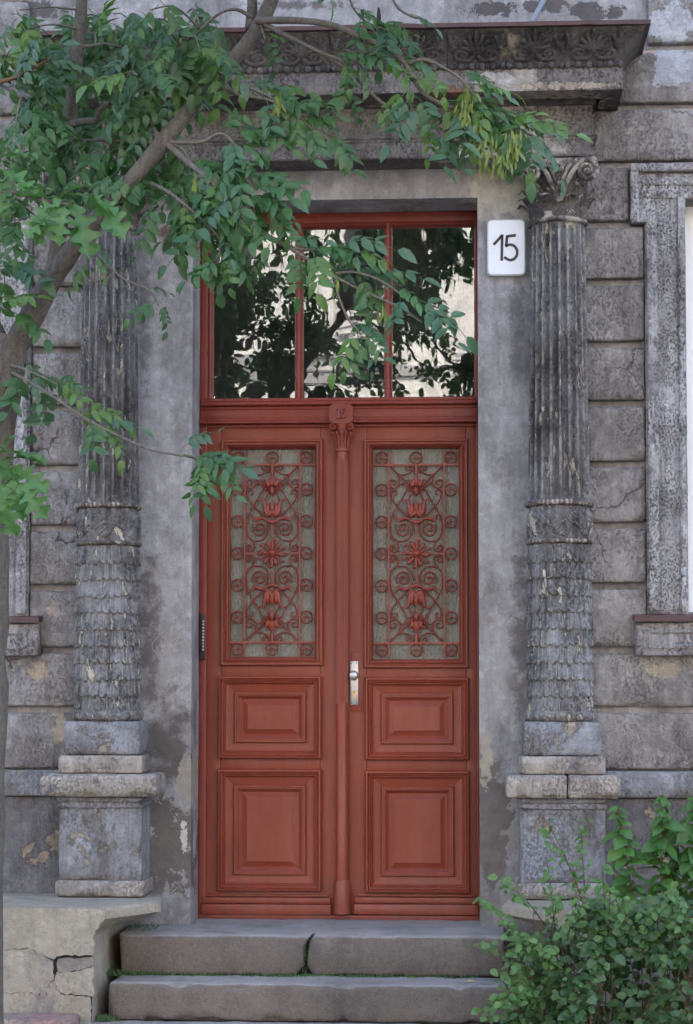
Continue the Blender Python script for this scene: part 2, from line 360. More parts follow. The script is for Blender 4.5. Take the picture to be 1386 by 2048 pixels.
def simple(name, c, rough=0.5, metal=0.0, nscale=40, var=0.25, b=0.1):
    s = NT(name); g = s.pos(); n = s.noise(g, nscale, 5, 0.6)
    col = s.mix(s.step(n, 0.3, 0.7), c, tuple(x * (1 - var) for x in c))
    return s.done(col, rough, s.bump(n, b, 0.003), Metallic=metal)
M['white'] = simple('white_enamel', (0.80, 0.80, 0.80), 0.3, nscale=9, var=0.06, b=0.02)
M['rim'] = simple('grey_plate_rim', (0.55, 0.55, 0.56), 0.4)
M['digit'] = simple('dark_brown_numeral', (0.035, 0.022, 0.028), 0.5)
M['pvc'] = simple('white_window_paint', (0.78, 0.77, 0.74), 0.4, nscale=12, var=0.08)
M['alu'] = simple('dull_aluminium', (0.50, 0.49, 0.47), 0.38, 0.85, nscale=70, var=0.25)
M['brass'] = simple('brass_lock', (0.55, 0.36, 0.12), 0.35, 0.9)
M['dark'] = simple('dark_gap', (0.012, 0.011, 0.011), 0.8)
M['panelm'] = simple('dark_bronze_panel', (0.06, 0.04, 0.035), 0.4, 0.5)
M['pipe'] = simple('grey_painted_pipe', (0.22, 0.24, 0.27), 0.5)
M['brick'] = plaster('worn_red_kerb', (0.36, 0.17, 0.14), (0.33, 0.27, 0.24), soot_lo=0.6, soot_hi=0.8, flake_at=0.72, bump=0.6, seed=20)
M['pave'] = plaster('pavement_concrete', (0.26, 0.25, 0.24), (0.20, 0.195, 0.19), soot_lo=0.55, soot_hi=0.8, flake_at=0.9, bump=0.4, streak=0.0, seed=21)
M['asphalt'] = simple('asphalt', (0.055, 0.055, 0.057), 0.9, nscale=120, var=0.4, b=0.4)
M['opp'] = plaster('white_house_plaster', (0.74, 0.72, 0.70), (0.62, 0.60, 0.59), soot_lo=0.62, soot_hi=0.85, soot_amt=0.35, flake_at=0.95, pits=0.05, bump=0.1, streak=0.08, seed=22)
M['oppgrey'] = simple('grey_stone_bands', (0.36, 0.34, 0.33), 0.8, nscale=3)

def glass_clear():
    s = NT('old_wavy_window_glass'); g = s.pos()
    n1 = s.noise(s.scale(g, (1.0, 1, 3.6)), 2.2, 1, 0.4, 0.2)
    gl = s.n('BsdfGlossy', {'Color': (1, 1, 1), 'Roughness': 0.012, 'Normal': s.bump(n1, 0.5, 0.0018)})
    tr = s.n('BsdfTransparent', {'Color': (0.75, 0.78, 0.75)})
    fr = s.n('Fresnel', {'IOR': 2.1})
    film = s.n('BsdfDiffuse', {'Color': (0.42, 0.38, 0.34)})  # thin dust film, added to lift the blacks in the reflections
    dust_lift = s.math('MULTIPLY', s.step(s.noise(g, 5, 7, 0.7), 0.3, 0.75), 0.075)
    mx = s.n('MixShader', {0: s.math('MULTIPLY', fr, 1.05, clamp=True), 1: s.n('MixShader', {0: dust_lift, 1: tr, 2: film}), 2: gl})
    s.t.links.new(mx, s.out.inputs[0]); return s.m
M['glass'] = glass_clear()
def glass_obscure():
    s = NT('ribbed_obscure_glass'); g = s.pos()
    n1 = s.noise(s.scale(g, (1, 1, 0.32), (0, 0, 0)), 130, 3, 0.6, 0.8); n2 = s.noise(g, 5, 3, 0.5)
    col = s.mix(s.step(n2, 0.35, 0.65), (0.155, 0.142, 0.108), (0.105, 0.096, 0.072))
    col = s.mix(s.math('MULTIPLY', s.step(n1, 0.45, 0.7), 0.5), col, (0.225, 0.205, 0.16))
    return s.done(col, 0.22, s.bump(n1, 0.7, 0.008))
M['obscure'] = glass_obscure()

def bark(name, c, c2):
    s = NT(name); g = s.pos()
    n = s.noise(s.scale(g, (1, 1, 0.35)), 45, 6, 0.65, 0.5); b = s.noise(g, 7, 4, 0.6)
    col = s.mix(s.step(n, 0.35, 0.68), c, c2)
    col = s.mix(s.math('MULTIPLY', s.step(b, 0.45, 0.7), 0.5), col, (0.13, 0.135, 0.10))
    n2 = s.noise(g, 130, 4, 0.6)
    col = s.mix(s.math('MULTIPLY', s.step(n2, 0.52, 0.66), 0.5), col, tuple(x * 0.6 for x in c2))
    return s.done(col, 0.85, s.bump(s.math('ADD', n, s.math('MULTIPLY', n2, 0.5)), 0.9, 0.014))
M['bark'] = bark('ash_bark', (0.145, 0.12, 0.098), (0.07, 0.058, 0.047))
M['twig'] = bark('twig_bark', (0.19, 0.165, 0.14), (0.12, 0.10, 0.085))
M['redstem'] = bark('young_red_stem', (0.20, 0.11, 0.06), (0.15, 0.075, 0.045))

def leafmat(name, c, c2, rough=0.38, trans=0.35):
    s = NT(name); g = s.pos()
    oi = s.n('ObjectInfo', out=5) if False else s.t.nodes.new('ShaderNodeObjectInfo').outputs['Random']
    n = s.noise(g, 34, 5, 0.65); n2 = s.noise(g, 3.2, 2, 0.5)
    col = s.mix(s.step(n, 0.35, 0.68), c, c2)
    col = s.mix(s.math('MULTIPLY', oi, 0.55), col, tuple(a * 0.6 + b * 0.25 for a, b in zip(c2, (0.02, 0.06, 0.04))))
    col = s.mix(s.math('MULTIPLY', s.step(n2, 0.5, 0.7), 0.3), col, (0.09, 0.16, 0.045))
    b = s.bsdf; s.done(col, rough, s.bump(s.noise(g, 70, 2, 0.5), 0.25, 0.003))
    tl = s.n('BsdfTranslucent', {'Color': s.mix(0.5, col, (0.12, 0.26, 0.03))})
    mx = s.n('MixShader', {0: trans, 1: b.outputs[0], 2: tl})
    s.t.links.new(mx, s.out.inputs[0]); return s.m
M['ash1'] = leafmat('ash_leaf_blue_green', (0.10, 0.195, 0.11), (0.05, 0.12, 0.06), 0.38)
M['ash2'] = leafmat('ash_leaf_green', (0.09, 0.20, 0.065), (0.042, 0.115, 0.036), 0.38)
M['ash3'] = leafmat('ash_leaf_fresh', (0.12, 0.24, 0.05), (0.09, 0.18, 0.04))
M['key'] = leafmat('ash_keys', (0.26, 0.30, 0.055), (0.20, 0.25, 0.05), 0.5)
M['oak'] = leafmat('oak_leaf', (0.12, 0.27, 0.08), (0.06, 0.16, 0.045), 0.42)
M['shrub1'] = leafmat('shrub_leaf_dark', (0.075, 0.135, 0.05), (0.038, 0.085, 0.03), 0.42, 0.25)
M['shrub2'] = leafmat('shrub_leaf_light', (0.135, 0.255, 0.065), (0.085, 0.18, 0.05), 0.45, 0.35)
M['sap'] = leafmat('sapling_leaf', (0.12, 0.26, 0.06), (0.065, 0.17, 0.042), 0.42, 0.4)
M['grass'] = leafmat('grass_blade', (0.08, 0.17, 0.04), (0.06, 0.12, 0.03), 0.5, 0.35)
M['dead'] = simple('dry_yellow_leaf', (0.5, 0.33, 0.13), 0.7)

# ================================================================== THE SETTING
b = MB().box(-60, 60, -120, 40, -0.40, -0.135); tag(b.build('ground', M['asphalt']), kind='structure')
b = MB().box(-30, 30, -4.3, 0.6, -0.30, 0.0); tag(b.build('pavement', M['pave']), kind='structure')
b = MB().box(-60, 60, -17.5, -4.304, -0.134, -0.12); tag(b.build('road', M['asphalt']), kind='structure')
b = MB().box(-60, 60, -22.0, -17.504, -0.134, 0.0); tag(b.build('far_pavement', M['pave']), kind='structure')

# house across the street, seen only as a reflection in the transom panes
opp = thing('white_house', 'sunlit white house across the street, reflected in the panes above the door', 'building', (0, -22, 0))
OH = 13.5
xs = [-26 + 2.6 * i for i in range(21)]
zs = [0, 0.9, 2.7, 4.1, 5.9, 7.3, 9.1, 10.5, 12.0, OH]
wins = [(x + 0.7, x + 1.9, z0, z1) for x in xs[:-1] for z0, z1 in ((0.9, 2.7), (4.1, 5.9), (7.3, 9.1), (10.5, 12.0))]
b = MB().box(-26, 26, -9, 0.0, 0, OH); b.build('wall', M['opp'], opp)
b = MB()
for z in (3.3, 6.5, 9.7): b.box(-26.1, 26.1, 0.0, 0.14, z, z + 0.16)
b.box(-26.2, 26.2, 0.0, 0.45, OH - 0.4, OH); b.build('string_course', M['oppgrey'], opp)
wmesh = MB().box(-0.6, 0.6, 0.002, 0.02, -0.9, 0.9).build('pane', simple('dark_far_glass', (0.03, 0.033, 0.035), 0.15), link=False)
fmesh = MB().frame(-0.72, 0.72, -1.02, 1.02, [(0, 0.0), (0, 0.07), (0.12, 0.07), (0.12, 0.0)]).box(-0.03, 0.03, 0.004, 0.05, -0.9, 0.9).build('window', M['opp'], link=False)
for (x0, x1, z0, z1) in wins:
    if abs((x0 + x1) / 2 + 1) > 9: continue
    w = obj('window', fmesh, opp, ((x0 + x1) / 2, 0.001, (z0 + z1) / 2)); w.scale = (1, 1, (z1 - z0) / 1.8)
    obj('pane', wmesh, w)

# ------------------------------------------------------------------ the facade
HX0, HX1, HZ, HB = -8.0, 7.0, 13.5, 10.0
bld = thing('apartment_house', 'weathered grey plaster house front with rusticated blocks around the red door', 'building')
WX0, WX1 = X(1371, 0.0, 800), X(1371, 0.0, 800) + 0.95       # right window opening
WZ0, WZ1 = P(1371, 1226, 0).z, P(1371, 404, 0).z
holes = [(OX0, OX1, Z_LAND - 0.02, OZ1), (WX0, WX1, WZ0, WZ1), (mir(WX1), mir(WX0), WZ0, WZ1)]
def wallgrid(holes, xa, xb, za, zb, y0, depth):
    m = MB()
    xs = sorted({xa, xb, *[h[0] for h in holes], *[h[1] for h in holes]}); zs = sorted({za, zb, *[h[2] for h in holes], *[h[3] for h in holes]})
    for i in range(len(xs) - 1):
        for j in range(len(zs) - 1):
            cx, cz = (xs[i] + xs[i+1]) / 2, (zs[j] + zs[j+1]) / 2
            if any(h[0] < cx < h[1] and h[2] < cz < h[3] for h in holes): continue
            m.add([(xs[i], y0, zs[j]), (xs[i+1], y0, zs[j]), (xs[i+1], y0, zs[j+1]), (xs[i], y0, zs[j+1])], [(0, 1, 2, 3)])
    for (a, b_, c, d) in holes:
        y1 = y0 + depth
        m.add([(a,y0,c),(a,y1,c),(a,y1,d),(a,y0,d),(b_,y0,c),(b_,y1,c),(b_,y1,d),(b_,y0,d)], [(0,1,2,3),(4,7,6,5),(3,2,6,7),(0,4,5,1)])
    return m
m = wallgrid(holes, HX0, HX1, 0, HZ, 0.0, 0.45)
m.add([(HX0,0,0),(HX1,0,0),(HX1,HB,0),(HX0,HB,0),(HX0,0,HZ),(HX1,0,HZ),(HX1,HB,HZ),(HX0,HB,HZ)], [(3,2,6,7),(0,4,7,3),(1,2,6,5),(4,5,6,7)])
m.build('wall', M['wall'], bld, fix=False)
# rusticated blocks, each its own piece with a recessed joint round it
GAP = 0.018
XB = X(1158, -0.03)                                  # blocks start behind the columns
XS = X(1291, -0.03, 800)                             # outer edge of the window surround
XE = X(1259, -0.03, 380)                             # outer edge of its ears
BY = -0.046
allrows = ROWS_TOP + ROWS
def block(x0, x1, z0, z1, k, mirrored):
    if mirrored: x0, x1 = mir(x1), mir(x0)
    MB().rbox(x0 + (0.003 if mirrored else 0), x1 - 0.003, BY + random.uniform(-0.002, 0.002), 0.02, z0 + GAP * 0.3, z1 - GAP * 1.3, r=0.013, seg=0.03, amp=0.0016, chip=0.008).build('block', M['block2' if mirrored else 'block'], bld, smooth='all')
for mirrored in (0, 1):
    for k in range(len(allrows) - 1):
        z1, z0 = allrows[k], allrows[k + 1]
        ri = k - len(ROWS_TOP)
        if ri <= 3: x_in, spans = XB, [(XB if ri >= 2 else X(1296, -0.03, 100), XS + 0.35), (XS + 0.35, XS + 1.45), (XS + 1.45, XS + 2.2)]
        elif ri == 4: spans = [(XB, XE)]
        elif ri <= 11: spans = [(XB, XS)]
        else: spans = [(XB, XS + 0.45), (XS + 0.45, XS + 1.45), (XS + 1.45, XS + 2.2)]
        if ri == 4: pass
        for (a, c) in spans: block(a, c, z0, z1, k, mirrored)
        if 4 <= ri <= 11:                              # far side of the window
            block(WX1 + 0.17, XS + 2.2, z0, z1, k, mirrored)
# plain band above the cornice
ztop = Z(40, 0, 900)
# plinth: water table ledge and lower wall
zl1, zl0 = P(1300, 1543, -0.09).z, P(1300, 1596, -0.09).z
for mirrored in (0, 1):
    xa, xb = X(1190, -0.08, 1570), XS + 2.2
    if mirrored: xa, xb = mir(xb), mir(xa)
    n = 3; L = (xb - xa) / n
    for i in range(n):
        MB().rbox(xa + L * i + 0.002, xa + L * (i + 1) - 0.002, -0.095, 0.02, zl0, zl1, r=0.012, amp=0.002, chip=0.014).build('ledge_stone', M['pedestal'], bld, smooth='all')
    MB().rbox(xa, xb, -0.062, 0.02, 0.0, zl0 - 0.003, r=0.008, seg=0.08).build('plinth', M['plinth'], bld, smooth='all')

# ------------------------------------------------------------------ windows
def window(right):
    w = thing('window', 'white framed window behind its eared grey surround at the right edge' if right else 'window at the left edge, its maroon sill half hidden by the trunk', 'window', group='ground floor windows')
    T = (lambda x: x) if right else mir
    def bx(x0, x1, y0, y1, z0, z1, name, mat, parent, **kw):
        a, c = sorted((T(x0), T(x1)))
        return MB().rbox(a, c, y0, y1, z0, z1, **kw).build(name, mat, parent, smooth='all')
    zt = P(1300, 326, -0.06).z; ze = P(1280, 441, -0.06).z
    xm = (WX0 + WX1) / 2
    TR = lambda x: 2 * xm - x
    s = tag(obj('surround', None, w), None)
    # layered jambs: outer band, inner roll, arris
    for side in (0, 1):
        G = (lambda x: x) if side == 0 else TR
        def jb(x0, x1, y0, z0, z1, nm):
            a, c = sorted((G(x0), G(x1))); bx(a, c, y0, 0.01, z0, z1, nm, M['surround'], s, r=0.006, chip=0.006)
        jb(XS, WX0, -0.055, WZ0 - 0.01, ze + 0.02, 'jamb')
        jb(XS + 0.006, XS + 0.052, -0.075, WZ0 + 0.0, ze + 0.004, 'jamb_roll')
        jb(WX0 - 0.034, WX0 - 0.004, -0.068, WZ0 + 0.0, WZ1 + 0.01, 'jamb_arris')
        jb(XE, WX0 + 0.002, -0.0525, ze, zt - 0.04, 'ear')
        jb(XE + 0.0, XE + 0.036, -0.078, ze - 0.0, zt - 0.036, 'ear_roll')
        jb(XE + 0.004, XS + 0.05, -0.0765, ze - 0.012, ze + 0.022, 'ear_return')
    bx(XE, TR(XE), -0.08, 0.01, zt - 0.040, zt - 0.004, 'head_roll', M['surround'], s, r=0.008, chip=0.006)
    bx(XE + 0.05, TR(XE + 0.05), -0.064, 0.01, zt - 0.10, zt - 0.06, 'head_band', M['surround'], s, r=0.006, chip=0.006)
    bx(XE + 0.03, TR(XE + 0.03), -0.058, 0.01, WZ1 + 0.002, zt - 0.045, 'head', M['surround'], s, r=0.006, chip=0.006)
    # sloping sheet metal sill
    zs1, zs0 = WZ0 - 0.002, P(1262, 1243, -0.13).z
    xa, xb = XS - 0.062, TR(XS - 0.062)
    a, c = sorted((T(xa), T(xb)))
    sm = MB().poly([(0, 0), (0, 0)], 0, 1) if False else MB()
    zf = P(1262, 1231, -0.13).z
    sm.add([(a, -0.13, zs0), (c, -0.13, zs0), (c, -0.13, zf), (a, -0.13, zf), (a, 0.1, zs1 - 0.012), (c, 0.1, zs1 - 0.012), (c, 0.1, zs1 + 0.01), (a, 0.1, zs1 + 0.01)],
           [(0, 1, 2, 3), (3, 2, 6, 7), (0, 4, 5, 1), (0, 3, 7, 4), (1, 5, 6, 2), (4, 7, 6, 5)])
    sm.build('sill', M['flash'], w)
    # apron box with a sunk panel
    za1, za0 = zs0 - 0.003, P(1270, 1311, -0.10).z
    xp0, xp1 = X(1271, -0.10, 1270), TR(X(1271, -0.10, 1270))
    ap = bx(xp0, xp1, -0.10, 0.0, za0, za1, 'apron', M['surround'], w, r=0.006, chip=0.006)
    a, c = sorted((T(xp0 + 0.05), T(xp1 - 0.05)))
    MB().frame(a, c, za0 + 0.03, za1 - 0.03, [(0, 0.0), (0, -0.008), (0.012, -0.010), (0.02, 0.0)], y=-0.1005).build('apron_moulding', M['surround'], ap)
    # sash
    a, c = sorted((T(WX0), T(WX1)))
    fr = MB().frame(a, c, WZ0, WZ1, [(0, 0.16), (0, 0.09), (0.055, 0.09), (0.055, 0.16)]).box((a+c)/2 - 0.045, (a+c)/2 + 0.045, 0.094, 0.16, WZ0 + 0.05, WZ1 - 0.05).build('window_frame', M['pvc'], w)
    MB().box(a + 0.05, c - 0.05, 0.125, 0.131, WZ0 + 0.05, WZ1 - 0.05).build('pane', M['glass'], w)
    MB().grid([[(a + (c - a) * i / 60, 0.22 + 0.015 * math.sin(i * 1.3), z) for i in range(61)] for z in (WZ0, WZ1)]).build('curtain', M['pvc'], w, smooth='all')
    return w
window(True); window(False)

# ------------------------------------------------------------------ entablature over the door
ent = thing('entablature', 'dark carved cornice and grey beam carried by the two columns over the door', 'cornice')
AXR = X(1186, -0.20, 260) - XC                       # half width of the beam
def ring(prof, name, mat, parent, seg=0.06, smooth=35, amp=0.0012):
    """profile (side_out, out, z) taken round both returns and along the front"""
    rows = []
    xl, xr = XC - AXR, XC + AXR
    for (ox, oy, z) in prof:
        path = [(xl - ox, 0.01), (xl - ox, -oy), (xr + ox, -oy), (xr + ox, 0.01)]
        row = []
        for a, c in zip(path[:-1], path[1:]):
            L = math.dist(a, c); n = max(1, int(L / seg))
            for i in range(n):
                t = i / n; p = Vector((a[0] + (c[0]-a[0])*t, a[1] + (c[1]-a[1])*t, z))
                row.append(tuple(p + noise.noise_vector(p * 11) * amp))
        row.append((path[-1][0], path[-1][1], z)); rows.append(row)
    n0 = max(len(r) for r in rows)
    # equal counts: resample by parameter
    rr = []
    for r in rows:
        m_ = len(r) - 1
        rr.append([tuple(Vector(r[int(i * m_ / (n0-1))]).lerp(Vector(r[min(m_, int(i * m_ / (n0-1)) + 1)]), (i * m_ / (n0-1)) % 1.0)) for i in range(n0)] if len(r) != n0 else r)
    return MB().grid(rr).build(name, mat, parent, smooth=smooth)
def ringc(prof, name, mat, parent, smooth=35, amp=0.0012):
    """same sweep with exact corners"""
    xl, xr = XC - AXR, XC + AXR; nf, ns = 90, 5; rows = []
    for (ox, oy, z) in prof:
        row = []
        for i in range(ns): row.append((xl - ox, 0.01 + (-oy - 0.01) * i / ns))
        for i in range(nf): row.append((xl - ox + (xr - xl + 2 * ox) * i / nf, -oy))
        for i in range(ns + 1): row.append((xr + ox, -oy + (0.01 + oy) * i / ns))
        rows.append([tuple(Vector((x, y, z)) + noise.noise_vector(Vector((x, y, z)) * 13) * amp) for x, y in row])
    return MB().grid(rows).build(name, mat, parent, smooth=smooth)
ez = lambda py, oy: P(800, py, -oy).z
za = {k: ez(k, o) for k, o in ((317, .2), (286, .2), (274, .215), (216, .2), (186, .36), (141, .36), (125, .36), (60, .45), (48, .47))}
ringc([(-0.2, 0.01, za[317] + 0.002), (-0.0, 0.17, za[317] + 0.002), (0.0, 0.195, za[317]), (0.0, 0.2, za[317] + 0.006), (0.0, 0.2, za[286]), (0.006, 0.206, za[286] + 0.006), (0.006, 0.206, za[286] + 0.011), (0.018, 0.216, za[274] - 0.004), (0.018, 0.216, za[274]), (-0.002, 0.198, za[274] + 0.004)], 'architrave', M['frieze'], ent)
ringc([(-0.002, 0.198, za[274] + 0.003), (-0.002, 0.198, za[216])], 'frieze', M['frieze'], ent)
ringc([(-0.002, 0.198, za[216] - 0.001), (0.012, 0.212, za[216] + 0.001), (0.014, 0.214, za[216] + 0.012), (0.008, 0.21, za[216] + 0.016), (0.03, 0.232, za[216] + 0.07), (0.04, 0.24, za[216] + 0.075)], 'bed_moulding', M['cornice'], ent)
ringc([(0.03, 0.2, za[186] + 0.008), (0.113, 0.345, za[186] + 0.004), (0.115, 0.36, za[186]), (0.117, 0.362, za[186] + 0.008), (0.115, 0.36, za[141]), (0.11, 0.355, za[141] + 0.006), (0.03, 0.3, za[141] + 0.008)], 'corona', M['frieze'], ent, amp=0.002)
CB, CT = za[141] + 0.006, za[60]
def cyma(t):                       # t 0 bottom .. 1 top: outward offsets of the carved face
    k = 0.10 * (t ** 1.5)
    return (0.105 + k, 0.35 + k)
ringc([(0.05, 0.3, CB)] + [(*cyma(t), CB + (CT - CB) * t) for t in (0, .15, .3, .45, .6, .75, .9, 1.0)] + [(0.15, 0.3, CT + 0.001)], 'cyma', M['cornice'], ent)
ringc([(0.12, 0.30, CT), (0.222, 0.468, CT + 0.002), (0.224, 0.47, za[48]), (0.20, 0.44, za[48] + 0.006), (-0.1, -0.01, za[48] + 0.03)], 'flashing', M['flash'], ent, amp=0.003)
# carved panels: palmette between S scrolls, a shallow relief that follows the cyma
NP = 10
fx0, fx1 = XC - AXR - 0.115, XC + AXR + 0.115
PW = (fx1 - fx0) / NP
def seg_d(p, a, c):
    ab = (c[0]-a[0], c[1]-a[1]); l2 = ab[0]**2 + ab[1]**2
    t = max(0, min(1, ((p[0]-a[0])*ab[0] + (p[1]-a[1])*ab[1]) / l2)) if l2 else 0
    return math.hypot(p[0]-a[0]-ab[0]*t, p[1]-a[1]-ab[1]*t), t
def spiral(cx, cz, r0, r1, a0, turns, n=22):
    return [(cx + (r0 + (r1-r0)*i/n) * math.cos(a0 + turns*2*math.pi*i/n), cz + (r0 + (r1-r0)*i/n) * math.sin(a0 + turns*2*math.pi*i/n)) for i in range(n+1)]
relief = []
for s_ in (-1, 1):
    sp = [(0.04*s_, 0.30), (0.12*s_, 0.20), (0.20*s_, 0.20)] + [(x*1.0, z) for x, z in spiral(0.24*s_, 0.34, 0.14, 0.02, -math.pi/2, 1.25*s_)]
    relief += [(a, c, 0.035, 0.010) for a, c in zip(sp[:-1], sp[1:])]
    for ang, ln, rr in ((20, 0.30, .05), (48, 0.34, .055), (72, 0.40, .05)):
        a = R(ang); relief.append(((0.02*s_, 0.42), (0.02*s_ + math.cos(a)*ln*0.8*s_, 0.42 + math.sin(a)*ln), rr, 0.013))
    relief.append(((0.40*s_, 0.55), (0.46*s_, 0.80), 0.05, 0.011)); relief.append(((0.42*s_, 0.5), (0.34*s_, 0.76), 0.04, 0.010))
relief.append(((0, 0.40), (0, 0.90), 0.05, 0.014))
def panel_mesh():
    nx, nz = 72, 40; rows = []; asp = (CT - CB) / PW
    for j in range(nz + 1):
        t = 0.02 + 0.96 * j / nz; row = []
        for i in range(nx + 1):
            u = -0.497 + 0.994 * i / nx
            h = 0.0
            for (a, c, r, hh) in relief:
                d, tt = seg_d((u, t * asp * 1.0), (a[0], a[1]*asp), (c[0], c[1]*asp)); rr = r * 1.0 * (1 - 0.35*tt if hh > 0.0105 else 1)
                if d < rr: h = max(h, hh * math.sqrt(max(0, 1 - (d/rr)**2)))
            e = min(i, nx - i, j, nz - j)
            o = cyma(t)[1] + 0.003 + h * 1.25 if e > 0 else cyma(t)[1] - 0.004
            row.append((u * PW, -o, CB + (CT - CB) * t + noise.noise(Vector((u * 9, t * 9, 0))) * 0.0015))
        rows.append(row)
    return MB().grid(rows).build('carved_panel', M['cornice'], smooth=50, link=False)
pm_ = panel_mesh()
# bead and reel strip under each panel
def bead_mesh():
    n = 132; prof = []
    for i in range(n + 1):
        u = (i / n * 5.5) % 1.0
        if u < 0.68: r = 0.005 + 0.011 * math.sin(math.pi * u / 0.68) ** 0.5
        else: r = 0.006 + 0.008 * abs(math.sin(math.pi * (u - 0.68) / 0.16)) ** 0.6
        prof.append((r, -PW/2 + 0.001 + (PW - 0.002) * i / n))
    return MB().lathe(prof, 10, (0, 0, 0), axis='x').build('bead_and_reel', M['cornice'], smooth=50, link=False)
bm_ = bead_mesh()
for i in range(NP):
    p = obj('carved_panel', pm_, ent, (fx0 + PW * (i + 0.5), 0, 0))
    obj('bead_and_reel', bm_, p, (0, -0.362, CB + 0.004))
# egg shapes in the bed moulding
em = MB()
for k in range(-6, 7):
    a = R(k * 15); 
egg = MB().lathe([(0.001, -0.026), (0.012, -0.02), (0.018, -0.006), (0.019, 0.008), (0.016, 0.022), (0.008, 0.027)], 10).build('egg', M['cornice'], smooth='all', link=False)
ne = 32
for i in range(ne):
    obj('egg', egg, ent, (XC - AXR + 0.02 + (2 * AXR - 0.04) * (i + 0.5) / ne, -0.215, za[216] + 0.045))

# slanting pipe and rusty hooks above the cornice
p0, p1 = P(1062, 47, -0.30), P(1092, -8, -0.05)
tag(MB().tube([p0, p1, p1 + (p1 - p0) * 0.4], 0.012, 10).build('stay_pipe', M['pipe'], smooth=True), 'thin grey pipe slanting up from the cornice edge', 'pipe')
p0 = P(757, 48, -0.34); tag(MB().tube([(p0.x, p0.y, p0.z), (p0.x + 0.002, p0.y, p0.z + 0.035), (p0.x, p0.y, p0.z + 0.07)], [0.010, 0.009, 0.004], 7).build('iron_peg', M['dark'], smooth=True), 'short black iron peg standing on the cornice ledge', 'peg')

